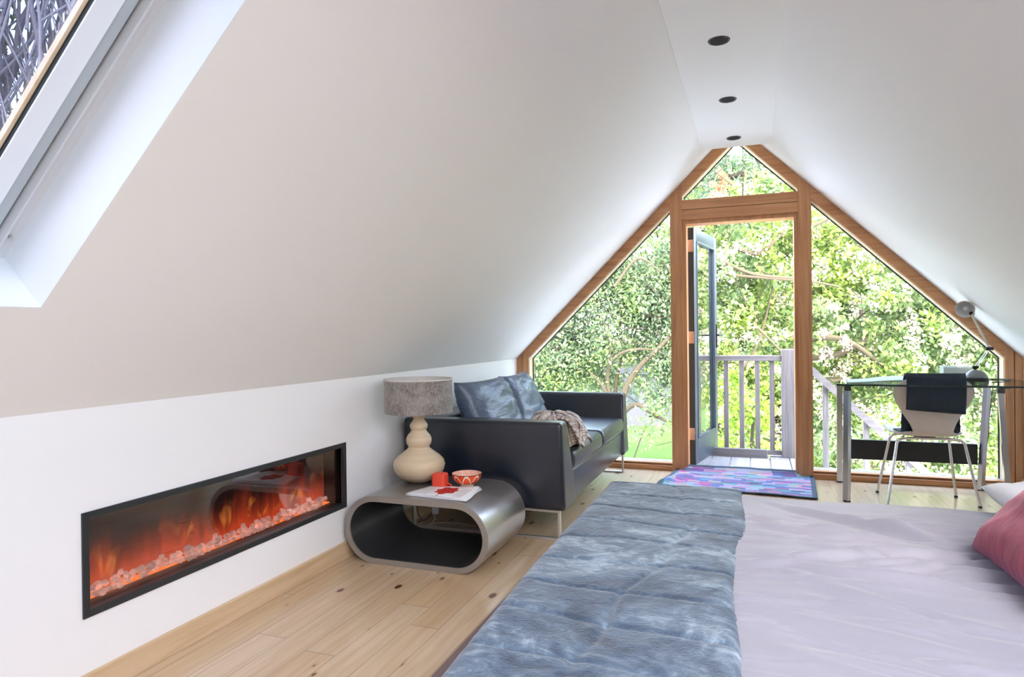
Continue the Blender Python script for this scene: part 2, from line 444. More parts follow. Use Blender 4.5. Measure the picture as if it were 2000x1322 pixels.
# ------------------------------------------------------------------ the open door
g = G('dark_grey_door_paint'); MT['door'] = g.done(g.n('BsdfPrincipled', Base_Color=(.050, .066, .082), Roughness=.34))
MT['copper'] = simple('worn_hinge_metal', (.62, .40, .28), .5, .2)
d = thing('door_1', (-.445, 5.45, .022), kind='structure')
DW, DH, DT = .765, 1.895, .05
def dbox(lo, hi, name, mat, bev=.003, par=None):
    m = MB().box(lo, hi, bev); o = m.build(name, mat); o.parent = par or d; return o
dbox((0, 0, 0), (.085, DT, DH), 'hinge_stile', 'door'); dbox((DW-.085, 0, 0), (DW, DT, DH), 'lock_stile', 'door')
dbox((.085, 0, DH-.10), (DW-.085, DT, DH), 'top_rail', 'door'); dbox((.085, 0, 0), (DW-.085, DT, .20), 'bottom_rail', 'door')
m = MB()
for lo, hi in (((.085, -.004, .20), (.10, .012, DH-.10)), ((DW-.10, -.004, .20), (DW-.085, .012, DH-.10)), ((.085, -.004, .20), (DW-.085, .012, .215)), ((.085, -.004, DH-.115), (DW-.085, .012, DH-.10))): m.box(lo, hi, .002)
o = m.build('glazing_bead', 'door'); o.parent = d
dbox((.088, .022, .203), (DW-.088, .028, DH-.103), 'pane', 'glass', 0)
for sgn in (0, 1):
    y0 = -.010 if sgn == 0 else DT
    hp = dbox((DW-.052, y0, .92), (DW-.028, y0+.010, 1.13), 'handle_plate', 'black')
    yy = -.045 if sgn == 0 else DT+.045
    o = MB().tube([(DW-.040, y0+.005, 1.03), (DW-.040, yy, 1.03), (DW-.06, yy, 1.03), (DW-.155, yy, 1.03)], .0085, 10).build('lever', 'black'); o.parent = hp
dbox((-.0022, .001, .002), (-.0002, DT-.001, DH-.002), 'dark_edge_strip', 'gasket', 0)  # thin dark strip over the hinge edge of the door
for z in (.20, .97, 1.70):
    dbox((-.007, .006, z), (-.0022, DT+.004, z+.095), 'hinge', 'copper', .001)
d.rotation_euler = (0, 0, math.radians(80.0))

# ------------------------------------------------------------------ downlights
g = thing('recessed_downlight', (-.139, 3.165, 2.405), 'nearest of the three round black downlights in the flat ceiling strip', 'ceiling light', 'downlights under the ridge')
MT['dl_rim'] = simple('grey_downlight_rim', (.05, .05, .05), .5)
MT['dl_in'] = simple('black_recess_disc', (.003, .003, .003), .9)
MB().lathe([(.039, .0), (.046, -.004), (.049, 0)], (-.139, 3.165, 2.405), 36, True).build('rim', 'dl_rim', g)
MB().lathe([(.040, -.0012), (.030, -.0006), (.0, -.0006)], (-.139, 3.165, 2.405), 36).build('recess_disc', 'dl_in', g)  # flat disc, the shade of the recess put into its black colour
for y, t in ((3.985, 'middle of the three round black downlights in the flat ceiling strip'), (4.785, 'farthest round black downlight, just above the glazed gable')):
    c = copy_tree(g); c.location = (-.13+.01*(y > 4.5), y, 2.405); c['label'] = t

# ------------------------------------------------------------------ electric fireplace
f = thing('electric_fireplace', (XL, 2.086, .245), 'long black-framed electric fire set into the low white wall', 'fireplace')
MT['fire_frame'] = simple('charcoal_fire_frame', (.035, .038, .040), .38, .3)
MT['fire_dark'] = simple('dark_fire_lining', (.035, .026, .026), .5)
m = MB()
y0, y1, z0, z1, fw = 1.407, 2.765, .245, .562, .022
for lo, hi in (((-1.935, y0, z0), (XL+.006, y0+fw, z1)), ((-1.935, y1-fw, z0), (XL+.006, y1, z1)), ((-1.935, y0+fw, z1-fw), (XL+.006, y1-fw, z1)), ((-1.935, y0+fw, z0), (XL+.006, y1-fw, z0+fw))):
    m.box(lo, hi, .0015)
m.build('frame', 'fire_frame', f, smooth=False)
m = MB(); ya, yb, za, zb = y0+fw, y1-fw, z0+fw, z1-fw
m.box((-2.03, ya, za-.006), (-1.90, yb, za-.001)); m.box((-2.03, ya, zb), (-1.90, yb, zb+.005)); m.box((-2.03, ya-.005, za), (-1.90, ya, zb)); m.box((-2.03, yb, za), (-1.90, yb+.005, zb))
m.build('lining', 'fire_dark', f, smooth=False)
def flame_mat():
    g = G('flame_screen')
    s = g.n('SeparateXYZ', Vector=g.co('Generated'))
    Z = s.outputs[2]
    n1 = g.noise(g.map((1, 13, 3), kind='Object'), 1.0, 3., .5, .6)
    n2 = g.noise(g.map((1, 15, 8), loc=(0, 4, 2), kind='Object'), 1.0, 2., .5, .8)
    hgt = g.math('ADD', .06, g.math('MULTIPLY', n1.outputs[0], .72))
    fl = g.n('MapRange', {'clamp': True}, Value=g.math('SUBTRACT', hgt, Z), _1=-.28, _2=.28, _3=0., _4=1.).outputs[0]
    fl = g.math('MULTIPLY', fl, fl)
    hot = g.math('MULTIPLY', g.ramp(n2.outputs[0], [(.55, (0, 0, 0)), (.78, (1, 1, 1))]), g.n('MapRange', {'clamp': True}, Value=Z, _1=.60, _2=.30, _3=0., _4=1.).outputs[0])
    col = g.mix(fl, (.020, .010, .010), (.60, .075, .025))
    col = g.mix(g.math('MULTIPLY', hot, .85), col, (1.0, .36, .07))
    return g.done(g.n('Emission', Color=col, Strength=.85))
MT['flame'] = flame_mat()
MB().box((-2.005, ya, za), (-2.0, yb, zb)).build('flame_screen', 'flame', f, smooth=False)['label'] = 'glowing orange flame screen'
g = G('ember_light'); MT['ember'] = g.done(g.n('Emission', Color=g.mix(g.noise(g.map((1, 22, 1)), 1., 2.).outputs[0], (1, .13, .03), (1, .32, .08)), Strength=1.2))
MB().box((-1.995, ya+.01, za), (-1.962, yb-.01, za+.005)).build('ember_strip', 'ember', f, smooth=False)
MB().box((-1.912, ya+.001, za), (-1.908, yb-.001, zb)).build('glass_front', 'fire_glass', f, smooth=False)
def pebble_mat():
    g = G('glowing_white_pebble')
    rnd = g.n('ObjectInfo').outputs['Random']
    n1 = g.noise(g.co(), 60., 2.)
    gl = g.math('MULTIPLY', g.math('ADD', .45, rnd), g.ramp(n1.outputs[0], [(.25, (.2, .2, .2)), (.75, (1, 1, 1))]))
    return g.done(g.n('BsdfPrincipled', Base_Color=g.mix(rnd, (.86, .72, .68), (.92, .88, .86)), Roughness=.25, Emission_Color=g.mix(n1.outputs[0], (1, .16, .05), (1, .62, .50)), Emission_Strength=g.math('MULTIPLY', gl, .42)))  # emission puts the light falling on the pebbles into their colour
MT['pebble'] = pebble_mat()
peb = []
for k in range(4):
    b = bmesh.new(); bmesh.ops.create_icosphere(b, subdivisions=2, radius=.012)
    for v in b.verts:
        q = v.co.normalized(); a = .82+.36*noise.noise(q*1.6+Vector((k*7, 0, 0)))
        v.co = Vector((v.co.x*a*.95, v.co.y*a*1.25, v.co.z*a*.85))
    me = bpy.data.meshes.new('pebble'); b.to_mesh(me); b.free(); me.materials.append(MT['pebble'])
    for p in me.polygons: p.use_smooth = (k % 2 == 0)
    peb.append(me)
rr = random.Random(3)
for layer, (n_, zz) in enumerate(((84, .012), (60, .031), (10, .047))):
    for k in range(n_):
        o = bpy.data.objects.new('pebble', peb[rr.randrange(4)]); C.objects.link(o)
        y = lerp(ya+.02, yb-.045, (k+rr.random()*.5+.1)/n_)
        o.location = (rr.uniform(-1.982, -1.942) if layer == 0 else rr.uniform(-1.972, -1.945), y, za+.003+zz)
        o.rotation_euler = (rr.uniform(-.5, .5), rr.uniform(-.5, .5), rr.uniform(0, 6)); o.scale = [rr.uniform(.9, 1.45)]*3
        tag(o, 'one of the many small glowing white pebbles heaped along the bottom of the electric fire', 'pebble', 'glowing pebbles in the electric fire')

# ------------------------------------------------------------------ oval side table
T = thing('side_table', (-1.49, 2.97, 0), 'low oval tube side table in pewter grey beside the black sofa', 'side table')
tx0, tx1, ty0, ty1, tz = -1.862, -1.118, 2.72, 3.225, .322
def stadium(inset_, n=24):
    r = tz/2-inset_; cz = tz/2; a0, a1 = tx0+tz/2, tx1-tz/2; P = []
    for k in range(n+1):
        t = -PI/2+PI*k/n; P.append((a1+r*math.cos(t), cz+r*math.sin(t)))
    for k in range(n+1):
        t = PI/2+PI*k/n; P.append((a0+r*math.cos(t), cz+r*math.sin(t)))
    return P
def shell(a, b, y0, y1, name, mat, angle=60):
    A, B = stadium(a), stadium(b); m = MB(); n = len(A)
    V = [[m.b.verts.new((p[0], y, p[1])) for p in Q] for Q, y in ((A, y0), (A, y1), (B, y1), (B, y0))]
    for j in range(4):
        for i in range(n): m.b.faces.new((V[j][i], V[j][(i+1) % n], V[(j+1) % 4][(i+1) % n], V[(j+1) % 4][i]))
    return m.build(name, mat, T, angle=angle)
shell(0, .012, ty0+.001, ty1-.001, 'outer_shell', 'pewter')
shell(.012, .0265, ty0+.003, ty1-.003, 'inner_lining', 'pewter_in')
for a, b in ((ty0-.004, ty0+.004), (ty1-.004, ty1+.004)): shell(.0005, .027, a, b, 'rim', 'pewter_edge')

# ------------------------------------------------------------------ table lamp
L = thing('table_lamp', (-1.64, 3.06, .322), 'pale turned-wood gourd lamp with a grey cowhide drum shade', 'lamp')
def turned_mat():
    g = G('pale_turned_wood')
    s = g.n('SeparateXYZ', Vector=g.co())
    w = g.noise(g.n('CombineXYZ', X=0., Y=0., Z=g.math('MULTIPLY', s.outputs[2], 60.)).outputs[0], 1., 3.)
    n2 = g.noise(g.map((12, 12, 60)), 1., 4., .6)
    c = g.ramp(w.outputs[0], [(.3, (.56, .43, .27)), (.6, (.66, .54, .38)), (.8, (.70, .60, .45))])
    c = g.mix(g.math('MULTIPLY', n2.outputs[0], .45), c, (.62, .46, .28))
    return g.done(g.n('BsdfPrincipled', Base_Color=c, Roughness=.45, Normal=g.bump(w.outputs[0], .1, .002)))
MT['turned'] = turned_mat()
k_ = .0008236
prof = [(718, 2), (718, 50), (706, 84), (690, 112), (668, 138), (640, 155), (605, 163), (575, 155), (550, 133), (525, 101), (505, 76), (492, 65), (484, 66), (470, 76), (452, 80), (434, 79), (414, 70), (398, 56), (386, 48), (379, 46), (371, 52), (360, 56), (347, 56), (334, 48), (322, 39), (308, 33), (299, 31), (297, 40), (290, 42), (280, 42), (278, 2)]
pz = [(r*k_, .322+(718-y)*k_*.97) for y, r in prof]
MB().lathe(pz, (-1.64, 3.06, 0), 56).build('base', 'turned', L, angle=50)
MB().tube([(-1.64, 3.06, .68), (-1.64, 3.06, .80)], .008, 12).build('stem', 'satin_steel', L)
m = MB().lathe([(.0, .76), (.014, .765), (.028, .785), (.03, .80), (.022, .822), (.0, .828)], (-1.64, 3.06, 0), 24); m.build('bulb', simple('bulb_glass', (.9, .9, .88), .2), L)
def hide_mat():
    g = G('grey_cowhide')
    v = g.map((9, 9, 7), (.3, .5, .2))
    n1 = g.noise(g.map((60, 60, 22), (.5, .4, .6)), 2.2, 4., .65, 1.5); n2 = g.noise(g.co(), 8., 3., .6, .6)
    c = g.ramp(n1.outputs[0], [(.32, (.035, .03, .028)), (.5, (.17, .15, .135)), (.68, (.42, .38, .35))])
    c = g.mix(g.ramp(n2.outputs[0], [(.40, (0, 0, 0)), (.72, (.8, .8, .8))]), c, (.40, .36, .33))
    return g.done(g.n('BsdfPrincipled', Base_Color=c, Roughness=.55, Sheen_Weight=.3, Normal=g.bump(n1.outputs[0], .5, .006)))
MT['hide'] = hide_mat()
MT['shade_trim'] = simple('pale_shade_lining', (.62, .60, .57), .6)
sh = MB().lathe([(.177, .684), (.1765, .856), (.1745, .856), (.175, .684)], (-1.64, 3.06, 0), 64, True).build('shade', 'hide', L, angle=50)
MB().lathe([(.1745, .686), (.1740, .855), (.1732, .855), (.1735, .686)], (-1.64, 3.06, 0), 64, True).build('shade_lining', 'shade_trim', sh, angle=50)
MB().lathe([(.178, .851), (.1785, .858), (.172, .858), (.173, .851)], (-1.64, 3.06, 0), 64, True).build('top_trim', 'shade_trim', sh, angle=50)
m = MB()
for a in (0, 2*PI/3, 4*PI/3): m.tube([(-1.64+.008*math.cos(a), 3.06+.008*math.sin(a), .742), (-1.64+.174*math.cos(a), 3.06+.174*math.sin(a), .84)], .002, 6)
m.build('shade_carrier', 'satin_steel', sh)
MT['cord'] = simple('pale_lamp_cord', (.55, .48, .38), .5)
MT['white_plastic'] = simple('white_plastic', (.72, .74, .76), .35)
cd = []
for q in [(-1.70, 3.175, .326), (-1.71, 3.24, .31), (-1.715, 3.262, .22), (-1.69, 3.27, .13), (-1.66, 3.268, .07), (-1.71, 3.268, .03), (-1.78, 3.30, .008), (-1.70, 3.42, .006), (-1.55, 3.44, .006), (-1.48, 3.41, .006)]: cd.append(Vector(q))
def smooth_path(P, n=8):
    out = []
    for i in range(len(P)-1):
        p0, p1, p2, p3 = P[max(i-1, 0)], P[i], P[i+1], P[min(i+2, len(P)-1)]
        for k in range(n):
            t = k/n
            out.append(.5*((2*p1)+(-p0+p2)*t+(2*p0-5*p1+4*p2-p3)*t*t+(-p0+3*p1-3*p2+p3)*t**3))
    out.append(P[-1]); return out
MB().tube(smooth_path(cd), .0028, 6).build('cord', 'cord', L)
MB().tube(smooth_path([Vector(q) for q in [(-1.74, 3.272, .19), (-1.775, 3.275, .15), (-1.765, 3.275, .09), (-1.73, 3.272, .055), (-1.69, 3.27, .09), (-1.665, 3.27, .12)]]), .0025, 6).build('cord', 'gasket', L)
MB().box((-1.672, 3.255, .098), (-1.638, 3.283, .148), .008, 3).build('inline_switch', 'white_plastic', L)['label'] = 'white plastic inline switch'

# ------------------------------------------------------------------ small things on the side table
MT['red_fabric'] = simple('red_speaker_cloth', (.72, .065, .03), .6, bump=(500, .3, .001))
S = thing('bluetooth_speaker', (-1.475, 2.97, .322), 'small red cube speaker standing between the lamp and the orange bowl', 'speaker')
MB().box((-1.510, 2.938, .3235), (-1.440, 3.000, .397), .013, 4).build('body', 'red_fabric', S)
MB().tube(smooth_path([Vector(q) for q in [(-1.442, 2.975, .345), (-1.420, 2.972, .340), (-1.408, 2.962, .329), (-1.422, 2.952, .328), (-1.440, 2.950, .338)]]), .004, 8).build('strap', 'red_fabric', S)
def bowl_mat():
    g = G('orange_painted_glaze')
    s = g.n('SeparateXYZ', Vector=g.co()); X, Y, Z = s.outputs
    th = g.math('ARCTAN2', Y, X)
    wav = g.math('ABSOLUTE', g.math('SINE', g.math('MULTIPLY', th, 4.)))
    zz = g.n('MapRange', Value=Z, _1=.020, _2=.062, _3=0., _4=1.).outputs[0]
    lin = g.math('LESS_THAN', g.math('ABSOLUTE', g.math('SUBTRACT', wav, zz)), .11)
    band = g.math('LESS_THAN', Z, .022)
    c = g.mix(lin, (.78, .085, .015), (.82, .70, .55))
    c = g.mix(band, c, (.80, .72, .60))
    rim = g.math('GREATER_THAN', Z, .0655)
    c = g.mix(rim, c, (.12, .02, .01))
    return g.done(g.n('BsdfPrincipled', Base_Color=c, Roughness=.18))
def bowl_in():
    g = G('patterned_bowl_inside')
    v = g.n('TexVoronoi', {'feature': 'DISTANCE_TO_EDGE'}, Vector=g.co(), Scale=65.)
    c = g.ramp(v.outputs[0], [(.03, (.80, .70, .60)), (.11, (.62, .09, .03)), (.3, (.80, .55, .42))])
    return g.done(g.n('BsdfPrincipled', Base_Color=c, Roughness=.2))
Bw = thing('bowl', (-1.355, 3.025, .322), 'small orange patterned ceramic bowl with a pale foot at the back of the side table', 'bowl')
c = (-1.355, 3.025, .3225)
MB().lathe([(.0, .006), (.028, .006), (.030, 0), (.034, 0), (.033, .012), (.05, .022), (.066, .040), (.0755, .064), (.0765, .068), (.0745, .0685)], c, 56).build('outside', bowl_mat(), Bw, angle=60)
MB().lathe([(.0745, .0683), (.072, .062), (.062, .038), (.045, .022), (.02, .014), (0, .013)], c, 56).build('inside', bowl_in(), Bw, angle=60)

def paper_mat():
    g = G('newspaper_page')
    s = g.n('SeparateXYZ', Vector=g.co()); X, Y = s.outputs[0], s.outputs[1]
    ln = g.math('LESS_THAN', g.math('FRACT', g.math('MULTIPLY', Y, 150.)), .5)
    wd = g.math('GREATER_THAN', g.noise(g.map((300, 150, 1)), 1., 1.).outputs[0], .44)
    def rect(x0, x1, y0, y1):
        a = g.math('MULTIPLY', g.math('GREATER_THAN', X, x0), g.math('LESS_THAN', X, x1))
        b = g.math('MULTIPLY', g.math('GREATER_THAN', Y, y0), g.math('LESS_THAN', Y, y1)); return g.math('MULTIPLY', a, b)
    txt = g.math('MAXIMUM', rect(-.125, -.060, -.085, .085), rect(.075, .122, -.09, .05))
    ink = g.math('MULTIPLY', g.math('MULTIPLY', ln, wd), txt)
    c = g.mix(g.math('MULTIPLY', ink, .5), (.80, .80, .82), (.16, .16, .20))
    # a red flower head
    n1 = g.noise(g.co(), 55., 3.)
    dx = g.math('SUBTRACT', X, .008); dy = g.math('SUBTRACT', Y, .006)
    r = g.math('SQRT', g.math('ADD', g.math('MULTIPLY', g.math('MULTIPLY', dx, dx), 1.), g.math('MULTIPLY', g.math('MULTIPLY', dy, dy), .55)))
    th = g.math('ARCTAN2', dy, dx)
    edge = g.math('ADD', .046, g.math('ADD', g.math('MULTIPLY', g.math('SINE', g.math('MULTIPLY', th, 7.)), .006), g.math('MULTIPLY', n1.outputs[0], .012)))
    fl = g.math('LESS_THAN', r, edge)
    v = g.n('TexVoronoi', Vector=g.co(), Scale=70.)
    red = g.ramp(v.outputs[0], [(.0, (.70, .02, .015)), (.55, (.50, .015, .012)), (.9, (.20, .006, .006))])
    c = g.mix(fl, c, red)
    stem = rect(.0, .006, -.105, -.055)
    c = g.mix(g.math('MULTIPLY', stem, g.math('SUBTRACT', 1., fl)), c, (.25, .14, .05))
    return g.done(g.n('BsdfPrincipled', Base_Color=c, Roughness=.5))
N = thing('newspaper', (-1.40, 2.866, .322), 'folded white newspaper with a red flower picture on the side table', 'newspaper')
MT['page'] = paper_mat(); MT['paper'] = simple('white_paper', (.80, .80, .82), .6)
crn = [(-1.563, 2.776), (-1.251, 2.752), (-1.27, 2.987), (-1.512, 2.958)]
for k in range(4):
    o_ = .004*k
    def pf(u, v, k=k, o_=o_):
        a = Vector(crn[0]).lerp(Vector(crn[1]), u); b = Vector(crn[3]).lerp(Vector(crn[2]), u); p = a.lerp(b, v)
        wob = .0035*math.sin(u*9+k)*math.sin(v*4+1)*(u+.2)
        return Vector((p.x+.004*math.sin(v*7+k)*u+(3-k)*.004*u, p.y+(k-1.5)*.002, .3245+.0028*k+(wob+.0035)*(u*.9)*(k/3)))
    o = MB().grid(14, 10, pf).build('page' if k == 3 else 'inner_page', 'page' if k == 3 else 'paper', N, solid=.0012)

# ------------------------------------------------------------------ sofa
SF = thing('sofa', (-1.40, 4.23, 0), 'black leather two-seat sofa with chrome sled legs along the left wall', 'sofa')
def slab(lo, hi, bev, name, mat='leather', seg=4, par=SF): return MB().box(lo, hi, bev, seg).build(name, mat, par, angle=0)
def arm(ya_out, ya_top, ya_bot, name):
    """upright outer face, inner face leaning outwards towards the bottom"""
    m = MB(); s = 1 if ya_top > ya_out else -1
    x0, x1, zb_, zt = -1.868, -.925, .158, .618
    P = [(x0, ya_out, zb_), (x1, ya_out, zb_), (x1, ya_bot, zb_), (x0, ya_bot, zb_)]
    Q = [(x0, ya_out, zt), (x1-.018, ya_out+.004*s, zt), (x1-.018, ya_top, zt), (x0, ya_top, zt)]
    m.quadbox(P, Q)
    bmesh.ops.recalc_face_normals(m.b, faces=m.b.faces)
    bmesh.ops.bevel(m.b, geom=list(m.b.edges), offset=.024, segments=5, profile=.55, affect='EDGES')
    o = m.build(name, 'leather', SF, angle=0)
    y = lerp(ya_top, ya_out, .08)
    MB().tube([(x0+.03, ya_top-.014*s, zt-.001), (x1-.045, ya_top-.014*s, zt-.001)], .0018, 6).build('seam', 'black', o)
arm(3.300, 3.425, 3.560, 'arm'); arm(5.160, 5.055, 4.960, 'arm')
slab((-1.868, 3.43, .158), (-1.66, 5.05, .612), .03, 'back_frame')
slab((-1.70, 3.50, .160), (-.945, 5.00, .335), .014, 'base')
def seat_cushion(y0, y1, name):
    def f(u, v):
        return None
    m = MB().box((-1.70, y0, .325), (-.930, y1, .445), .045, 6)
    for v in m.b.verts:
        if v.co.z > .38:
            u = (v.co.y-y0)/(y1-y0); w_ = (v.co.x+1.70)/.77
            v.co.z += .018*math.sin(PI*max(0, min(1, u)))*math.sin(PI*max(0, min(1, w_)))
    return m.build(name, 'leather', SF, angle=0)
seat_cushion(3.50, 4.26, 'seat_cushion'); seat_cushion(4.262, 5.00, 'seat_cushion')
def puffy(w_, h_, t_, cres=22, wr=.0, seed=0, pinch=.06, corner=2.6):
    """a stuffed square cushion in local x (width), z (height), y (thickness)"""
    m = MB(); n = cres
    for side in (1, -1):
        V = []
        for i in range(n+1):
            row = []
            for j in range(n+1):
                u = -1+2*i/n; v = -1+2*j/n
                su, sv = math.copysign(abs(u)**.8, u), math.copysign(abs(v)**.8, v)
                prof_ = max(0., (1-abs(su)**corner))**.42*max(0., (1-abs(sv)**corner))**.42
                px = su*w_/2*(1-pinch*(1-sv*sv)*abs(su)); pz_ = sv*h_/2*(1-pinch*(1-su*su)*abs(sv))
                e = wr*fbm(su*2.2+seed, sv*5+seed, seed)*prof_
                row.append(m.b.verts.new((px, side*(t_/2*prof_+e), pz_)))
            V.append(row)
        for i in range(n):
            for j in range(n):
                q = (V[i][j], V[i+1][j], V[i+1][j+1], V[i][j+1]); m.b.faces.new(q if side < 0 else q[::-1])
    bmesh.ops.remove_doubles(m.b, verts=m.b.verts, dist=.0008)
    return m
def place(o, rot, loc, parent=None):
    """bake a transform into the mesh, then hand over to the parent"""
    o.data.transform(Matrix.Translation(Vector(loc)) @ rot)
    if parent is not None: adopt(o, parent)
for i, (yc, rz) in enumerate(((3.80, -.10), (4.40, .06))):
    rot = Matrix.Rotation(PI/2+rz, 4, 'Z') @ Matrix.Rotation(-math.radians(22), 4, 'X')
    # local y (thickness) ends up facing the room
    BC = thing('back_cushion', (-1.53, yc, .46), ['creased black leather back cushion nearer the lamp on the sofa', 'creased black leather back cushion nearer the window on the sofa'][i], 'cushion', 'back cushions on the sofa')
    o = puffy(.62, .44, .20, 26, .022, i*3.1+1).build('cover', 'leather_soft', angle=0)
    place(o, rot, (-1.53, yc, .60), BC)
def sled(y):
    m = MB(); w_, d_ = .028, .012
    m.box((-1.83, y-w_/2, 0), (-.96, y+w_/2, d_), .001)
    m.box((-.972, y-w_/2, d_), (-.96, y+w_/2, .158), .001); m.box((-1.83, y-w_/2, d_), (-1.818, y+w_/2, .158), .001)
    m.box((-1.818, y-w_/2, .146), (-.972, y+w_/2, .158), .001)
    m.build('sled_leg', 'satin_steel', SF, smooth=False)
sled(3.335); sled(5.11)
# plaid blanket
def plaid():
    g = G('plaid_wool')
    s = g.n('SeparateXYZ', Vector=g.n('Mapping', Vector=g.co('UV'), Scale=(1, 1, 1)).outputs[0])
    def stripes(v, f, o, wth): return g.math('LESS_THAN', g.math('ABSOLUTE', g.math('SUBTRACT', g.math('FRACT', g.math('ADD', g.math('MULTIPLY', v, f), o)), .5)), wth)
    U, V = s.outputs[0], s.outputs[1]
    c = g.mix(g.noise(g.co(), 90., 2.).outputs[0], (.50, .39, .32), (.64, .53, .45))
    c = g.mix(g.math('MULTIPLY', stripes(U, 5., .0, .16), .8), c, (.80, .74, .68))
    c = g.mix(g.math('MULTIPLY', stripes(V, 5., .2, .14), .6), c, (.22, .17, .16))
    c = g.mix(g.math('MULTIPLY', stripes(U, 5., .5, .07), .9), c, (.06, .05, .07))
    c = g.mix(g.math('MULTIPLY', stripes(V, 5., .62, .05), .9), c, (.05, .045, .06))
    return g.done(g.n('BsdfPrincipled', Base_Color=c, Roughness=.9, Sheen_Weight=.3, Normal=g.bump(g.noise(g.co(), 300., 2.).outputs[0], .3, .002)))
def uvgrid(nu, nv, f, name, mat, parent, us=1., vs=1., solid=.0, wrap=False):
    m = MB(); uvl = m.b.loops.layers.uv.new('UVMap')
    V = [[m.b.verts.new(f(i/nu, j/nv)) for j in range(nv+1)] for i in range(nu+1)]
    for i in range(nu):
        for j in range(nv):
            fc = m.b.faces.new((V[i][j], V[i+1][j], V[i+1][j+1], V[i][j+1]))
            for lp, (a, b) in zip(fc.loops, ((i, j), (i+1, j), (i+1, j+1), (i, j+1))): lp[uvl].uv = (a/nu*us, b/nv*vs)
    return m.build(name, mat, parent, angle=0, solid=solid)
PLD = plaid()
BL = thing('plaid_blanket', (-1.10, 3.72, .455), 'rumpled beige and brown plaid blanket on the sofa seat by the near arm', 'blanket')
def bundle(cx, cy, rx, ry, rz, z0_, seed):
    def f(u, v):
        a = u*2*PI; t = v*PI*.5
        rr_ = 1+.13*math.sin(a*3+seed)*math.sin(t)+.10*math.sin(a*7+t*3+seed)+.06*fbm(math.cos(a)*2, math.sin(a)*2, t*2+seed)
        sx = math.cos(t)**.45*rr_
        return Vector((cx+rx*math.cos(a)*sx, cy+ry*math.sin(a)*sx, z0_+rz*math.sin(t)*(1+.14*math.sin(a*4+seed*2)*math.cos(t)+.07*math.sin(a*9))))
    return f
uvgrid(84, 26, bundle(-1.10, 3.70, .175, .205, .165, .455, 1.3), 'folded_bundle', PLD, BL, 4, 1.6)
def fold(u, v):      # the loose end falling over the seat front
    x = -1.06+.155*u**.8+.012*math.sin(v*8); y = 3.60+.20*v-.05*u; z = .60-.06*u-.13*max(0, u-.35)**1.2+.016*math.sin(v*14+u*3)
    return Vector((x, y, z))
uvgrid(26, 26, fold, 'loose_fold', PLD, BL, 1.4, 1.1, .012)

# ------------------------------------------------------------------ bed
MT['brown_fabric'] = simple('brown_bed_upholstery', (.14, .095, .085), .7, bump=(300, .2, .001))
MT['mattress'] = simple('white_ticking', (.8, .8, .8), .8)
BD = thing('bed', (.49, 1.70, 0), 'low double bed with brown upholstered base in the right foreground', 'bed')
bx0, bx1, by0, by1, bz = -.52, 1.50, .86, 2.43, .515
m = MB()
m.box((-.588, by0-.05, .03), (1.53, by1-.04, .438), .018, 3)
m.build('base', 'brown_fabric', BD, angle=40)
for x_ in (-.50, 1.45):
    for y_ in (by0+.02, by1-.05): MB().box((x_-.03, y_-.03, 0), (x_+.03, y_+.03, .035)).build('foot', 'black', BD, smooth=False)
slabm = MB().box((-.455, by0+.02, .438), (1.50, by1-.02, .480), .02, 3).build('mattress', 'mattress', BD, angle=0)
def drape(u, lo, hi, z, r, drop0, drop1):
    """arc-length parameter across a box top with rounded, hanging ends: returns coordinate, height"""
    top = hi-lo-2*r; q = r*PI/2
    tot = drop0+q+top+q+drop1; s = u*tot
    if s < drop0: return lo, z-r-(drop0-s)
    s -= drop0
    if s < q: a = s/r; return lo+r-r*math.cos(a), z-r+r*math.sin(a)
    s -= q
    if s < top: return lo+r+s, z
    s -= top
    if s < q: a = s/r; return hi-r+r*math.sin(a), z-r+r*math.cos(a)
    s -= q; return hi, z-r-s
def duvet_mat():
    g = G('pale_lilac_cotton')
    n = g.noise(g.map((2.2, 9, 1), (0, 0, .55)), 1.6, 4., .6, 1.4)
    n2 = g.noise(g.map((5, 24, 1), (0, 0, -.25)), 1.2, 4., .6, 1.2)
    h_ = g.math('ADD', n.outputs[0], g.math('MULTIPLY', n2.outputs[0], .45))
    return g.done(g.n('BsdfPrincipled', Base_Color=(.245, .238, .275), Roughness=.65, Sheen_Weight=.25, Normal=g.bump(h_, .12, .012)))
MT['duvet'] = duvet_mat()
NU, NV = 330, 300
gx_ = np.array([drape(i/NU, -.470, 1.30, bz, .040, .0, .0)[0] for i in range(NU+1)])[:, None]
gy_ = np.array([drape(i/NV, by0-.04, by1+.035, bz, .05, .12, .13)[0] for i in range(NV+1)])[None]
crz = np.zeros((NU+1, NV+1)); cr_ = random.Random(21)
def crease(p, q, bow, w_, dep):
    """one wrinkle of the cloth: a ridge with a valley beside it, fading at both ends"""
    d_ = np.array(q)-np.array(p); L_ = np.hypot(*d_); t_ = d_/L_
    a = ((gx_-p[0])*t_[0]+(gy_-p[1])*t_[1])/L_; b = -(gx_-p[0])*t_[1]+(gy_-p[1])*t_[0]
    ac = np.clip(a, 0, 1); o_ = b-bow*np.sin(PI*ac)
    fade = np.where((a > 0) & (a < 1), np.sin(PI*ac)**.7, 0)
    crz[...] += dep*fade*(np.exp(-(o_/w_)**2)-.8*np.exp(-((o_-1.5*w_)/w_)**2))
crease((-.05, 1.70), (.62, 1.655), .02, .015, .018); crease((.10, 1.69), (.60, 1.60), .01, .012, .012)
for _ in range(17):      # fanning out from the foot of the cushion
    a = cr_.uniform(-.55, .75); l_ = cr_.uniform(.30, .60); x0, y0 = .54-cr_.uniform(0, .10), 1.93+a*.10
    crease((x0, y0), (x0-l_*math.cos(a), y0+l_*math.sin(a)), cr_.uniform(-.04, .04), cr_.uniform(.014, .022), cr_.uniform(.010, .018))
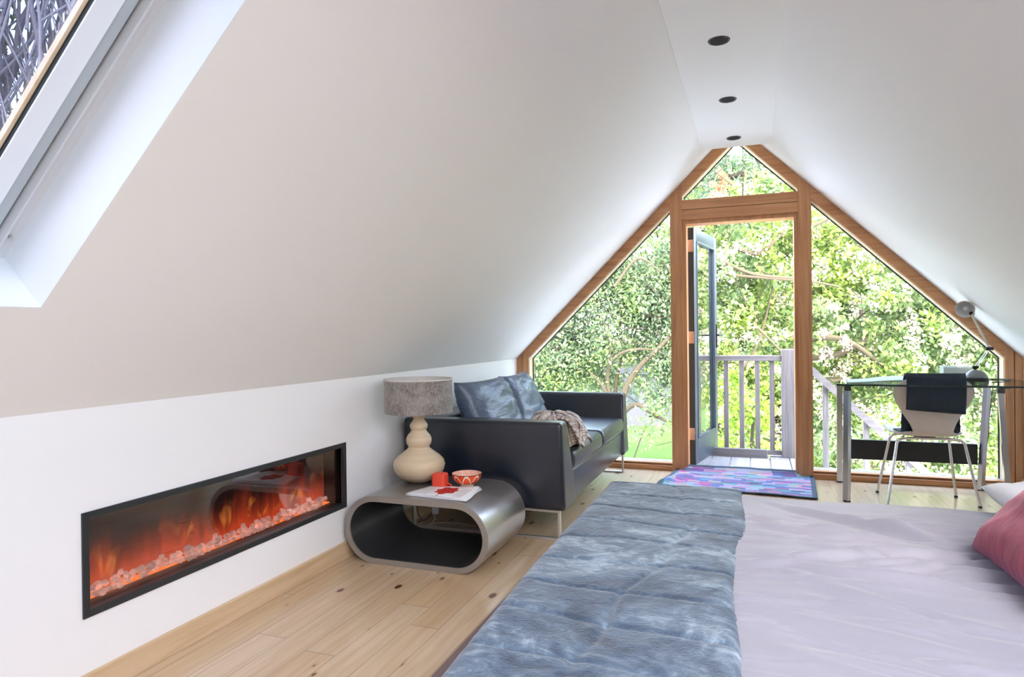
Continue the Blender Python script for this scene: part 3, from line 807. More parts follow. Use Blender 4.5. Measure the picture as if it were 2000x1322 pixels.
for _ in range(52):      # long slack wrinkles running along the bed
    x0, y0 = cr_.uniform(-.05, .45), cr_.uniform(.95, 2.30); l_ = cr_.uniform(.22, .60)
    crease((x0, y0), (x0+l_, y0-l_*cr_.uniform(.02, .42)), cr_.uniform(-.04, .04), cr_.uniform(.012, .026), cr_.uniform(.008, .015))
for _ in range(26):      # short puckers where the throw presses down
    y0 = cr_.uniform(.9, 2.35)
    crease((-.05, y0), (cr_.uniform(.05, .15), y0+cr_.uniform(-.03, .03)), 0, cr_.uniform(.008, .013), cr_.uniform(.006, .011))
for x0, x1 in ((.075, .10), (.150, .14), (.235, .24)): crease((x0, .9), (x1, 2.4), .004, .0035, .0016)
def duvet(u, v):
    x, dzx = drape(u, -.470, 1.30, bz, .040, .0, .0); y, dzy = drape(v, by0-.04, by1+.035, bz, .05, .12, .13)
    z = min(dzx, dzy)
    edge = min(1., max(0., (bz+.001-z)*30))
    wv = .010*fbm(x*1.9+y*.9, y*2.2-x*.8, 1.3, 3)+.001
    z += (wv+.62*crz[round(u*NU), round(v*NV)])*(1-edge)
    if edge < .1: z = max(z, .506)
    if z > bz-.03: z += .012*max(0, math.sin((x+.2)*2.2))*math.sin(max(0, min(1, (y-by0)/(by1-by0)))*PI)
    if edge > 0: y += .006*math.sin(x*16)*edge
    return Vector((x, y, z))
D_ = MB().grid(330, 300, duvet).build('duvet', 'duvet', angle=0, solid=.012, offset=-1.)
tag(D_, 'wrinkled pale lilac cotton duvet spread over the bed', 'duvet')
def fur_mat():
    g = G('blue_grey_plush')
    n = g.noise(g.map((2.4, 3.0, 1)), 1.3, 7., .66, 1.6)
    n2 = g.noise(g.map((13, 22, 1), (0, 0, .9)), 1.2, 5., .65, 1.6)
    hf = g.noise(g.map((150, 260, 1), (0, 0, .9)), 1., 3.)
    f_ = g.math('ADD', g.math('MULTIPLY', n.outputs[0], .62), g.math('MULTIPLY', n2.outputs[0], .38))
    c = g.ramp(f_, [(.40, (.014, .030, .058)), (.475, (.042, .073, .118)), (.53, (.085, .130, .180)), (.62, (.27, .34, .40))])
    c = g.mix(g.math('MULTIPLY', hf.outputs[0], .25), c, (.14, .18, .22))
    h_ = g.math('ADD', g.math('MULTIPLY', f_, 1.), g.math('MULTIPLY', hf.outputs[0], .25))
    return g.done(g.n('BsdfPrincipled', Base_Color=c, Roughness=.55, Sheen_Weight=.22, Sheen_Roughness=.35, Normal=g.bump(h_, .65, .014)))
MT['fur'] = fur_mat()
seams = [by0+.04+i*.168 for i in range(-1, 11)]
def throwf(u, v):
    x, dzx = drape(u, -.497, -.028, bz+.018, .036, .012, .0)
    if u > .985: pass
    y, dzy = drape(v, by0-.13, by1+.050, bz+.018, .055, .10, .16)
    z = min(dzx, dzy); edge = min(1., max(0., (bz+.019-z)*20))
    ww = fbm(x*3+5, y*3, 2.2, 4)*.005+.0030*fbm(x*9, y*8, 7.7, 4)
    sm = 0
    for s_ in seams:
        ys = s_+.012*math.sin(x*6+s_*9)-.05*(x+.28)
        sm += math.exp(-((y-ys)/.0055)**2)
    # lengthwise gathering crease
    xs = -.235+.05*math.sin(y*4.2)+.012*math.sin(y*17)
    sm2 = math.exp(-((x-xs)/.009)**2)*(.4+.6*abs(math.sin(y*6)))
    z += (ww-.0055*min(1, sm)-.006*sm2)*(1-edge*.6)
    x2 = x+.012*math.sin(y*7)*(u > .5)*min(1, (u-.5)*2)
    if u < .3: x2 += (1-u/.3)*(-.030+.034*max(0, min(1, (1.55-y)/.6)))
    if u > .94: z -= (u-.94)/.06*.022
    return Vector((x2, y, z))
TH = MB().grid(120, 300, throwf).build('bed_throw', 'fur', angle=0, solid=.020, offset=-1.)
tag(TH, 'blue-grey plush fur throw with seams across the foot of the bed', 'throw')
# pillows
MT['pillow'] = simple('white_pillow_cotton', (.80, .79, .80), .7, bump=(14, .35, .01))
g = G('raspberry_velvet')
n = g.noise(g.map((7, 7, 2.2), (.6, .2, .4)), 1.6, 4., .6, 1.5)
MT['velvet'] = g.done(g.n('BsdfPrincipled', Base_Color=g.ramp(n.outputs[0], [(.3, (.20, .012, .035)), (.55, (.32, .028, .065)), (.75, (.42, .06, .11))]), Roughness=.6, Sheen_Weight=.35, Sheen_Roughness=.4, Sheen_Tint=(1, .5, .65, 1), Normal=g.bump(n.outputs[0], .3, .012)))
def cushion(name, w_, h_, t_, low, lean, mat, label, cat, seed, yaw=0., wr=.012):
    """low = middle of the lower edge; leans back towards +x"""
    o = puffy(w_, h_, t_, 30, wr, seed, .05).build(name, mat, angle=0)
    rot = Matrix.Rotation(yaw-PI/2, 4, 'Z') @ Matrix.Rotation(-lean, 4, 'X')
    up = rot @ Vector((0, 0, 1)); lo = Vector(low)
    o.data.transform(rot); c_ = lo+up*(h_/2); o.data.transform(Matrix.Translation(c_-lo)); o.location = lo
    return tag(o, label, cat)
cushion('scatter_cushion', .54, .50, .18, (.515, 1.69, .530), math.radians(48), 'velvet', 'raspberry pink velvet cushion leaning at the head of the bed', 'cushion', 2.2, .02)
cushion('pillow', .72, .52, .16, (.655, 1.71, .555), math.radians(50), 'pillow', 'white pillow leaning upright behind the raspberry cushion', 'pillow', 5.5, .02)
o = puffy(.60, .42, .12, 26, .012, 8.8, .05).build('pillow', 'pillow', angle=0)
o.data.transform(Matrix.Rotation(PI/2, 4, 'Z') @ Matrix.Rotation(PI/2, 4, 'X')); o.location = (.875, 2.17, .580)
tag(o, 'white pillow lying flat on the bed at its far corner by the desk', 'pillow')

# ------------------------------------------------------------------ rug
def rug_mat():
    g = G('patchwork_rag_rug')
    s = g.n('SeparateXYZ', Vector=g.co('UV')); U, V = s.outputs[0], s.outputs[1]
    rows = g.math('FLOOR', g.math('MULTIPLY', V, 17.)); ro = g.n('TexWhiteNoise', {'noise_dimensions': '1D'}, W=rows).outputs[0]
    cu = g.math('FLOOR', g.math('MULTIPLY', g.math('ADD', U, g.math('MULTIPLY', ro, .3)), 12.))
    rn = g.n('TexWhiteNoise', {'noise_dimensions': '2D'}, Vector=g.n('CombineXYZ', X=cu, Y=rows).outputs[0])
    cols = [(.05, .08, .22), (.02, .33, .36), (.45, .09, .42), (.16, .14, .50), (.80, .33, .55), (.07, .20, .55), (.80, .52, .36), (.38, .62, .66), (.30, .10, .35), (.62, .10, .30), (.60, .55, .72), (.10, .45, .42)]
    c = g.ramp(rn.outputs[0], [(i/12, q) for i, q in enumerate(cols)], 'CONSTANT')
    st = g.noise(g.map((3, 60, 1), (0, 0, .35), kind='UV'), 2., 3., .6, 1.)
    c = g.mix(g.ramp(st.outputs[0], [(.42, (0, 0, 0)), (.62, (.75, .75, .75))]), c, g.ramp(g.n('TexWhiteNoise', {'noise_dimensions': '2D'}, Vector=g.n('CombineXYZ', X=rows, Y=cu).outputs[0]).outputs[0], [(0, (.75, .62, .75)), (.5, (.25, .45, .62)), (1, (.70, .30, .50))]))
    eu = g.math('MINIMUM', U, g.math('SUBTRACT', 1., U)); ev = g.math('MINIMUM', V, g.math('SUBTRACT', 1., V))
    bd = g.math('MAXIMUM', g.math('LESS_THAN', eu, .03), g.math('LESS_THAN', ev, .03))
    c = g.mix(bd, c, (.09, .13, .17))
    return g.done(g.n('BsdfPrincipled', Base_Color=g.mix(.30, c, (0, 0, 0)), Roughness=.9, Normal=g.bump(st.outputs[0], .5, .004)))
def rugf(u, v):
    a = Vector((-.66, 4.72)).lerp(Vector((.372, 4.625)), u); b = Vector((-.575, 5.33)).lerp(Vector((.405, 5.335)), u)
    p = a.lerp(b, v); z = .009+.004*fbm(p.x*5, p.y*6, 1., 3)
    z = max(z, .006)
    z += .026*math.exp(-((u-.06-.25*(v-.3))/.04)**2)*math.exp(-((v-.35)/.25)**2)
    if v > .90: z += (v-.90)/.10*.036
    return Vector((p.x, p.y, z))
RG = uvgrid(110, 70, rugf, 'rug', rug_mat(), None, 1, 1, .006)
tag(RG, 'multicoloured patchwork rag rug on the boards inside the open door', 'rug')

# ------------------------------------------------------------------ glass desk
DK = thing('desk', (1.0, 4.87, 0), 'glass-topped desk with chrome legs in the right corner of the gable', 'desk')
gt = .748
poly = [(.478, 4.565), (1.60, 4.565), (1.60, 5.25), (.478, 5.25)]
MB().box((.480, 4.567, gt-.010), (1.598, 5.248, gt), .0).build('glass_top', 'desk_glass', DK, smooth=False)
m = MB()
for lo, hi in (((.478, 4.565, gt-.0105), (1.60, 4.567, gt+.0003)), ((.478, 5.248, gt-.0105), (1.60, 5.25, gt+.0003)), ((.478, 4.567, gt-.0105), (.480, 5.248, gt+.0003)), ((1.598, 4.567, gt-.0105), (1.60, 5.248, gt+.0003))): m.box(lo, hi)
m.build('polished_edge', 'glass_edge', DK, smooth=False)
legs = [((.550, 4.665), (.540, 4.655)), ((1.36, 4.655), (1.40, 4.650)), ((.563, 5.20), (.563, 5.235)), ((1.445, 5.20), (1.415, 5.235))]
for (tx, ty), (fx_, fy_) in legs:
    m = MB(); m.bar((fx_, fy_, .006), (tx, ty, .700), .036, .028)
    lg = m.build('leg', 'brushed_leg', DK, smooth=False)
    MB().box((fx_-.020, fy_-.016, 0), (fx_+.020, fy_+.016, .007)).build('foot_pad', 'black', lg, smooth=False)
    MB().box((tx-.019, ty-.015, .700), (tx+.019, ty+.015, .729)).build('top_block', simple('dark_steel_block', (.08, .08, .09), .3, .8) if 'dark_steel_block' not in bpy.data.materials else bpy.data.materials['dark_steel_block'], lg, smooth=False)
    MB().lathe([(0, .729), (.03, .729), (.03, .7375), (0, .7375)], (tx+.02*(1 if tx > 1 else .5), ty, 0), 24).build('suction_pad', 'black', lg)
MB().box((.588, 5.205, .175), (1.392, 5.232, .312), .002).build('modesty_beam', 'black', DK, smooth=False)

# papers, box and lamp on the desk
PP = MB().grid(26, 10, lambda u, v: Vector((.545+.43*u+.03*v, 4.66+.30*v+.03*u, gt+.004+.026*math.sin(min(1, u*1.05)*PI*.62)**2*(.6+.4*v)))).build('magazine', simple('pale_magazine_paper', (.30, .36, .34), .45), solid=.005)
tag(PP, 'pale curled magazine lying on the left end of the glass desk', 'magazine')
g = G('frosted_clear_plastic'); MT['frost'] = g.done(g.n('MixShader', _0=.55, _1=g.n('BsdfTransparent', Color=(.95, .97, .95)), _2=g.n('BsdfPrincipled', Base_Color=(.72, .75, .74), Roughness=.35)))
BX = thing('storage_box', (1.262, 5.16, gt), 'small translucent plastic box on the glass desk behind the chair', 'box')
m = MB(); x0_, x1_, y0_, y1_, z0_, z1_ = 1.175, 1.335, 5.10, 5.20, gt+.001, gt+.078
for lo, hi in (((x0_, y0_, z0_), (x1_, y1_, z0_+.003)), ((x0_, y0_, z0_+.003), (x1_, y0_+.003, z1_)), ((x0_, y1_-.003, z0_+.003), (x1_, y1_, z1_)), ((x0_, y0_+.003, z0_+.003), (x0_+.003, y1_-.003, z1_)), ((x1_-.003, y0_+.003, z0_+.003), (x1_, y1_-.003, z1_))): m.box(lo, hi)
m.build('body', 'frost', BX, smooth=False)
MB().box((x0_-.003, y0_-.003, z1_), (x1_+.003, y1_+.003, z1_+.010), .003).build('lid', 'frost', BX, smooth=False)

MT['lamp_grey'] = simple('grey_lamp_enamel', (.20, .21, .22), .3, .3)
DL = thing('desk_lamp', (1.345, 4.98, gt), 'silver jointed reading lamp with dark domed base on the desk', 'lamp')
c = (1.322, 4.98, gt+.0005)
MB().lathe([(0, 0), (.068, 0), (.070, .004), (.068, .022), (.064, .024)], c, 40).build('base_ring', 'black', DL)
MB().lathe([(.066, .022), (.063, .034), (.052, .052), (.034, .066), (.014, .073), (0, .074)], c, 40).build('base_dome', 'lamp_grey', DL)
J0, J1, J2 = Vector((1.322, 4.98, gt+.088)), Vector((1.400, 4.985, .955)), Vector((1.303, 4.985, 1.180))
MB().tube([J0-Vector((0, 0, .018)), J0], .008, 12).build('pivot', 'black', DL)
MB().tube([J0-Vector((.016, 0, 0)), J0+Vector((.016, 0, 0))], .010, 14).build('joint', 'black', DL)
for dx in (-.006, .006): MB().tube([J0+Vector((dx, 0, 0)), J1+Vector((dx, 0, 0))], .0022, 8).build('lower_rod', 'chrome', DL)
MB().tube([J1-Vector((.020, 0, 0)), J1+Vector((.020, 0, 0))], .011, 14).build('joint', 'black', DL)
MB().bar(J1, J2, .011, .007, (0, 1, 0)).build('upper_arm', 'satin_steel', DL, smooth=False)
MB().tube([J2-Vector((.004, .012, 0)), J2+Vector((.012, .014, 0))], .012, 14).build('joint', 'black', DL)
hd = MB().lathe([(.0, -.052), (.018, -.05), (.030, -.042), (.046, -.018), (.053, 0), (.0545, .004), (.0515, .004), (.044, -.015), (.028, -.038), (0, -.046)], (0, 0, 0), 40).build('reflector_head', simple('brushed_aluminium_reflector', (.78, .78, .78), .45, .35))
rt = Vector((-.45, -.85, -.22)).to_track_quat('Z', 'Y').to_matrix().to_4x4()
place(hd, rt, (1.268, 4.975, 1.208), DL)
rm = MB().lathe([(.0515, .002), (.0555, .002), (.0555, .008), (.0515, .008)], (0, 0, 0), 40, True).build('head_rim', 'chrome'); place(rm, rt, (1.268, 4.975, 1.208), hd)
bl = MB().lathe([(0, -.03), (.012, -.026), (.016, -.012), (.010, 0), (0, .003)], (0, 0, 0), 20).build('bulb', 'white_plastic'); place(bl, rt, (1.268, 4.975, 1.208), hd)
MB().tube(smooth_path([Vector(q) for q in [(1.41, 4.99, gt+.01), (1.47, 5.01, gt+.006), (1.53, 5.06, gt+.005), (1.52, 5.14, gt+.005), (1.45, 5.16, gt+.005), (1.40, 5.13, gt+.02)]]), .0028, 6).build('cord', 'black', DL)
MB().tube(smooth_path([Vector(q) for q in [(1.50, 5.262, gt-.02), (1.475, 5.262, .50), (1.465, 5.262, .34), (1.44, 5.262, .22), (1.435, 5.262, .07), (1.47, 5.22, .006), (1.52, 5.15, .005), (1.58, 5.08, .005)]]), .0028, 6).build('cord', 'black', DL)

# ------------------------------------------------------------------ chair
g = G('off_white_shell'); MT['shell'] = g.done(g.n('BsdfPrincipled', Base_Color=(.66, .58, .52), Roughness=.35))
CH = thing('desk_chair', (1.0, 4.80, 0), 'off-white moulded shell chair with thin chrome legs at the desk', 'chair')
CR = Matrix.Translation(Vector((1.0, 4.80, 0))) @ Matrix.Rotation(math.radians(5), 4, 'Z')
def ch(o, parent=CH):
    o.data.transform(CR); adopt(o, parent); return o
cl = [(-.205, .800), (-.198, .74), (-.188, .68), (-.176, .62), (-.166, .56), (-.160, .50), (-.150, .455), (-.125, .432), (-.08, .424), (.0, .424), (.08, .430), (.15, .436), (.20, .434), (.23, .424)]
hw = [.135, .205, .215, .190, .155, .122, .108, .125, .175, .205, .205, .195, .165, .11]
def chf(u, v):
    t = u*(len(cl)-1); i = min(int(t), len(cl)-2); f_ = t-i
    def cr(A):
        p0, p1, p2, p3 = A[max(i-1, 0)], A[i], A[i+1], A[min(i+2, len(A)-1)]
        return .5*(2*p1+(p2-p0)*f_+(2*p0-5*p1+4*p2-p3)*f_*f_+(3*p1-p0-3*p2+p3)*f_**3)
    y = cr([q[0] for q in cl]); z = cr([q[1] for q in cl]); w_ = cr(hw)
    s_ = -1+2*v; x = s_*w_
    back = max(0, min(1, (z-.46)/.08))
    y += back*.030*s_*s_                       # the back cups round
    z += (1-back)*.018*s_**4*(1 if u > .5 else 0)
    if u < .06: z -= (1-u/.06)*.020*s_*s_*1.0
    return Vector((x, y, z))
o = MB().grid(60, 24, chf).build('shell', 'shell', solid=.009, offset=0, angle=0); ch(o)
for nm, foot, top in (('leg', (-.262, -.190), (-.150, -.10)), ('leg', (.262, -.110), (.150, -.10)), ('leg', (-.225, .185), (-.14, .09)), ('leg', (.222, .150), (.14, .09))):
    tx, ty = top; fx_, fy_ = foot
    pts = smooth_path([Vector((0, ty, .409)), Vector((tx*.8, ty, .409)), Vector((lerp(tx, fx_, .25), lerp(ty, fy_, .12), .392)), Vector((lerp(tx, fx_, .42), lerp(ty, fy_, .3), .33)), Vector((fx_, fy_, .008))], 8)
    lg = ch(MB().tube(pts, .0085, 12).build(nm, 'chrome'))
    ft = MB().tube([Vector((fx_, fy_, 0)), Vector((fx_, fy_, .012))], .0105, 12).build('foot_cap', 'gasket'); ch(ft, lg)
o = MB().tube([Vector((0, 0, .398)), Vector((0, 0, .414))], .06, 24).build('seat_plate', 'black'); ch(o)
# navy garment over the back of the chair
g = G('navy_knit'); MT['navy'] = g.done(g.n('BsdfPrincipled', Base_Color=g.mix(g.noise(g.co(), 40., 3.).outputs[0], (.010, .020, .034), (.018, .032, .05)), Roughness=.85, Sheen_Weight=.2, Normal=g.bump(g.noise(g.map((400, 400, 90)), 1., 2.).outputs[0], .4, .002)))
def jf(u, v):
    s_ = -1+2*v; x = s_*.158
    path = [(-.212, .585), (-.222, .65), (-.228, .72), (-.226, .79), (-.212, .814), (-.186, .812), (-.160, .78), (-.145, .70), (-.130, .60), (-.120, .52), (-.105, .46), (-.07, .447), (.0, .444), (.04, .446)]
    t = u*(len(path)-1); i = min(int(t), len(path)-2); f_ = t-i
    y = lerp(path[i][0], path[i+1][0], f_); z = lerp(path[i][1], path[i+1][1], f_)
    y += .030*s_*s_*.5*(z > .5)
    if u < .3: z -= .012*s_*(1-u/.3)
    z += .004*math.sin(x*40)*(.75 < u*1 < 1)
    if u > .55: x *= 1+.12*(u-.55); y += .006*math.sin(x*55)
    return Vector((x, y, z))
o = MB().grid(70, 24, jf).build('sweater', 'navy', solid=.010, offset=0, angle=0); o.data.transform(CR)
tag(o, 'folded navy sweater hung over the back of the white desk chair', 'sweater')

# ------------------------------------------------------------------ landing, railing and steps outside
DKL = thing('deck_landing', (-.1, 5.85, 0), 'weathered grey deck landing outside the open door', 'deck')
xx = -.66
while xx < .42:
    MB().box((xx, 5.462, -.032), (xx+.147, 6.24, -.004), .003).build('deck_board', 'grey_wood_y', DKL, smooth=False); xx += .156
m = MB(); m.box((-.66, 5.50, -.18), (.43, 5.55, -.032)); m.box((-.66, 6.15, -.18), (.43, 6.20, -.032)); m.box((-.66, 5.55, -.18), (-.61, 6.15, -.032)); m.box((.38, 5.55, -.18), (.43, 6.15, -.032))
m.build('joists', 'grey_wood_h', DKL, smooth=False)
for x_ in (-.60, .37): MB().box((x_-.05, 6.05, -2.6), (x_+.05, 6.15, -.18)).build('post', 'grey_wood_v', DKL, smooth=False)
RL = thing('deck_railing', (-.2, 6.17, 0), 'weathered grey timber railing across the landing beyond the door', 'railing')
MB().box((.215, 6.12, -.004), (.318, 6.22, .925), .004).build('newel_post', 'grey_wood_v', RL, smooth=False)
MB().box((-.63, 6.13, .825), (.215, 6.20, .872), .004).build('top_rail', 'grey_wood_h', RL, smooth=False)
MB().box((-.63, 6.14, .012), (.215, 6.19, .050), .003).build('bottom_rail', 'grey_wood_h', RL, smooth=False)
for x_ in (.140, .022, -.108, -.238, -.357, -.477, -.577): MB().box((x_-.020, 6.145, .05), (x_+.020, 6.185, .825), .003).build('baluster', 'grey_wood_v', RL, smooth=False)
MB().box((-.705, 6.12, -.004), (-.625, 6.22, .90), .004).build('newel_post', 'grey_wood_v', RL, smooth=False)
o = MB().box((-.375, 6.045, -.004), (.098, 6.085, .070), .004).build('loose_plank', 'grey_wood_h', smooth=False)
tag(o, 'short grey plank standing on edge on the deck at the foot of the railing', 'plank')
ST = thing('stair_railing', (.9, 6.17, -.4), 'weathered grey handrail sloping down the outside steps on the right', 'railing')
sl = -.985
def hz(x): return .735+sl*(x-.469)
MB().bar((.30, 6.165, hz(.30)+.0), (2.9, 6.165, hz(2.9)), .055, .085, (0, 1, 0)).build('handrail', 'grey_wood_h', ST, smooth=False)
for x_ in (.56, .865, 1.17, 1.48, 1.79, 2.1, 2.4): MB().box((x_-.022, 6.145, hz(x_)-.95), (x_+.022, 6.185, hz(x_)-.02), .003).build('baluster', 'grey_wood_v', ST, smooth=False)
MB().box((2.75, 6.12, -2.6), (2.85, 6.22, hz(2.8)+.1), .004).build('newel_post', 'grey_wood_v', ST, smooth=False)
SS = thing('outside_steps', (1.6, 5.9, -2.6), 'weathered timber steps running down to the right below the railing', 'stairs')
for y_ in (5.58, 6.17): MB().bar((.43, y_, -.12), (2.95, y_, -2.6), .04, .22, (0, 1, 0)).build('stringer', 'grey_wood_h', SS, smooth=False)
for k in range(11): MB().box((.46+k*.21, 5.60, -.22-k*.207), (.72+k*.21, 6.15, -.185-k*.207), .003).build('tread', 'grey_wood_y', SS, smooth=False)

# ------------------------------------------------------------------ garden
g = G('lawn'); n = g.noise(g.co(), 1.2, 5., .6); n2 = g.noise(g.co(), 60., 2.)
MT['lawn'] = g.done(g.n('BsdfPrincipled', Base_Color=g.mix(n2.outputs[0], g.ramp(n.outputs[0], [(.35, (.052, .088, .026)), (.65, (.078, .118, .036))]), (.064, .102, .030)), Roughness=.9, Specular_IOR_Level=0., Normal=g.bump(n2.outputs[0], .6, .03)))
struct(MB().box((-60, 16.5, -2.9), (60, 90, -2.6)).build('lawn', 'lawn', smooth=False))
struct(MB().box((-60, -60, -2.9), (60, 16.5, -2.6)).build('bounce_ground', simple('pale_bounce_ground', (.60, .62, .66), .9, Specular_IOR_Level=0.), smooth=False))  # unseen pale ground, added to bounce neutral light into the room

def leaf_mat(name, cols, rough=.45, trans=.35, alt=None):
    g = G(name)
    r = g.n('NewGeometry').outputs['Random Per Island']
    c = g.ramp(r, [(i/(len(cols)-1), q) for i, q in enumerate(cols)])
    if alt:
        nz = g.noise(g.co(), 1.1, 3., .6)
        c = g.mix(g.ramp(nz.outputs[0], [(.46, (0, 0, 0)), (.56, (.85, .85, .85))]), c, g.ramp(r, [(i/(len(alt)-1), q) for i, q in enumerate(alt)]))
    p = g.n('BsdfPrincipled', Base_Color=c, Roughness=rough)
    t = g.n('BsdfTranslucent', Color=c)
    return g.done(g.n('MixShader', _0=trans, _1=p, _2=t))
MT['leaf_olive'] = leaf_mat('olive_green_leaf', [(.045, .085, .045), (.075, .12, .055), (.11, .155, .075), (.16, .20, .11), (.07, .11, .06)], trans=.4, alt=[(.08, .14, .05), (.13, .20, .07), (.18, .25, .10)])
MT['leaf_light'] = leaf_mat('light_green_leaf', [(.085, .15, .055), (.13, .21, .075), (.19, .26, .10), (.25, .30, .14), (.10, .18, .075)], trans=.45, alt=[(.14, .22, .03), (.21, .29, .045), (.27, .33, .07), (.16, .26, .04)])
MT['leaf_lime'] = leaf_mat('lime_green_leaf', [(.14, .27, .02), (.22, .38, .03), (.30, .42, .05), (.18, .32, .04)], trans=.5)
MT['blossom'] = leaf_mat('cream_blossom', [(0.459, 0.383, 0.242), (0.510, 0.446, 0.319), (0.446, 0.351, 0.268), (0.523, 0.484, 0.395)], .6, .3)
MT['dead'] = leaf_mat('dead_orange_needles', [(.42, .19, .08), (.50, .27, .14), (.38, .16, .07)], .7)
MT['needle'] = leaf_mat('pine_needle', [(0.048, 0.096, 0.048), (0.082, 0.139, 0.067), (0.125, 0.182, 0.096)], .5, .3)
MT['bark'] = simple('grey_brown_bark', (.034, .028, .022), .95, Specular_IOR_Level=.05, bump=(30, .6, .01))
MT['bark_pale'] = simple('pale_bark', (.060, .050, .033), .95, Specular_IOR_Level=.05, bump=(30, .6, .01))

def leaf_mesh(name, centers, size, mat, parent, droop=.25, aspect=.5, up=.55):
    """one folded leaf (two triangles) per centre, written straight into a mesh"""
    n = len(centers); c = np.asarray(centers)
    d = RNG.normal(size=(n, 3)); d[:, 2] -= droop; d /= np.linalg.norm(d, axis=1)[:, None]
    nr = RNG.normal(size=(n, 3)); nr[:, 2] += up*2; nr[:, 1] -= up*.8
    s = np.cross(d, nr); s /= np.linalg.norm(s, axis=1)[:, None]+1e-9
    nn = np.cross(s, d)
    L = size*RNG.uniform(.65, 1.3, n)[:, None]
    V = np.empty((n, 4, 3), np.float32)
    V[:, 0] = c-d*L*.5; V[:, 2] = c+d*L*.5
    V[:, 1] = c+s*L*aspect*.5+nn*L*.10-d*L*.06; V[:, 3] = c-s*L*aspect*.5+nn*L*.10-d*L*.06
    me = bpy.data.meshes.new(name); me.vertices.add(4*n); me.vertices.foreach_set('co', V.ravel())
    idx = np.arange(n)[:, None]*4+np.array([0, 1, 2, 0, 2, 3])[None]
    me.loops.add(6*n); me.loops.foreach_set('vertex_index', idx.ravel().astype(np.int32))
    me.polygons.add(2*n); me.polygons.foreach_set('loop_start', np.arange(2*n, dtype=np.int32)*3)
    me.update(calc_edges=True); me.validate()
    me.materials.append(MT[mat]); o = bpy.data.objects.new(name, me); C.objects.link(o); adopt(o, parent); o['kind'] = 'stuff'
    return o
def blobs(specs, dens, spread=.13):
    """points scattered in clumps inside ellipsoids: specs = (centre, radii)"""
    out = []
    for c_, r_ in specs:
        vol = r_[0]*r_[1]*r_[2]*4.19; k = max(30, int(dens*vol))
        cl_ = max(6, int(vol*9)); cc = RNG.normal(size=(cl_, 3)); cc /= np.linalg.norm(cc, axis=1)[:, None]; cc *= (RNG.uniform(.25, 1, cl_)**(1/2.2))[:, None]
        w_ = RNG.integers(0, cl_, k); p = cc[w_]*np.array(r_)+RNG.normal(size=(k, 3))*spread*np.array([.8, .6, .8])*min(1.6, max(.45, r_[0]/.5))
        out.append(p+np.array(c_))
    return np.concatenate(out)
def at(u, v, y):
    dd = cF+cR*((u-1000)/FPX)-cU*((v-661)/FPX); t = y/dd.y
    return Vector((dd.x*t, y, H+dd.z*t))
def limbs(paths, name, mat, parent):
    for P, r0, r1 in paths:
        P = smooth_path([Vector(p) for p in P], 6); n = len(P)
        MB().tube(P, [lerp(r0, r1, i/(n-1)) for i in range(n)], 8).build(name, mat, parent)
def twigs(root, n, length, spread, rnd, r=.008):
    out = []
    for _ in range(n):
        s_ = Vector([root[i]+rnd.uniform(-spread[i], spread[i]) for i in range(3)])
        dv = Vector((rnd.uniform(-1, 1), rnd.uniform(-.5, .5), rnd.uniform(-.5, 1))).normalized()*length*rnd.uniform(.5, 1.2)
        mid = s_+dv*.5+Vector((rnd.uniform(-.1, .1), 0, rnd.uniform(-.12, .12)))*length
        out.append(([s_, mid, s_+dv], r*rnd.uniform(.7, 1.5), r*.3))
    return out
tr = random.Random(5)
def limbs_one(paths, name, mat, parent):
    m = MB()
    for P, r0, r1 in paths:
        P = smooth_path([Vector(p) for p in P], 5); n = len(P)
        m.tube(P, [lerp(r0, r1, i/(n-1)) for i in range(n)], 6)
    return m.build(name, mat, parent)

# left: olive green tree whose stems show above and beside the sofa
T1 = thing('garden_tree', (-1.75, 9.0, -2.6), 'olive green small-leaved tree with curving pale stems beyond the left pane', 'tree')
limbs([([(-1.72, 9.0, -2.6), at(1212, 905, 9), at(1208, 830, 9), at(1222, 760, 9), at(1250, 715, 9), at(1290, 676, 9), at(1345, 620, 9.2)], .065, .022),
       ([at(1208, 815, 9), at(1240, 790, 8.9), at(1270, 805, 8.8), at(1300, 822, 8.7)], .038, .018),
       ([at(1195, 880, 9.1), at(1192, 790, 9.1), at(1186, 740, 9.1), at(1195, 705, 9), at(1225, 685, 9), at(1275, 683, 9), at(1310, 700, 9)], .036, .012),
       ([at(1192, 780, 9.1), at(1170, 745, 9), at(1150, 725, 9)], .024, .010),
       ([at(1200, 860, 9.3), at(1203, 750, 9.4), at(1215, 690, 9.4), at(1212, 620, 9.4), at(1235, 540, 9.4)], .03, .008),
       ([at(1188, 715, 9.1), at(1192, 670, 9), at(1175, 620, 9)], .018, .007),
       ([at(1200, 560, 8.7), at(1245, 505, 8.7), at(1290, 530, 8.7)], .02, .01),
       ([at(1235, 905, 8.8), at(1250, 860, 8.8), at(1262, 832, 8.8)], .012, .005)], 'stem', 'bark_pale', T1)
limbs_one(twigs((-2.1, 9.3, 1.9), 60, .8, (1.6, .5, 1.3), tr), 'twigs', 'bark', T1)['kind'] = 'stuff'
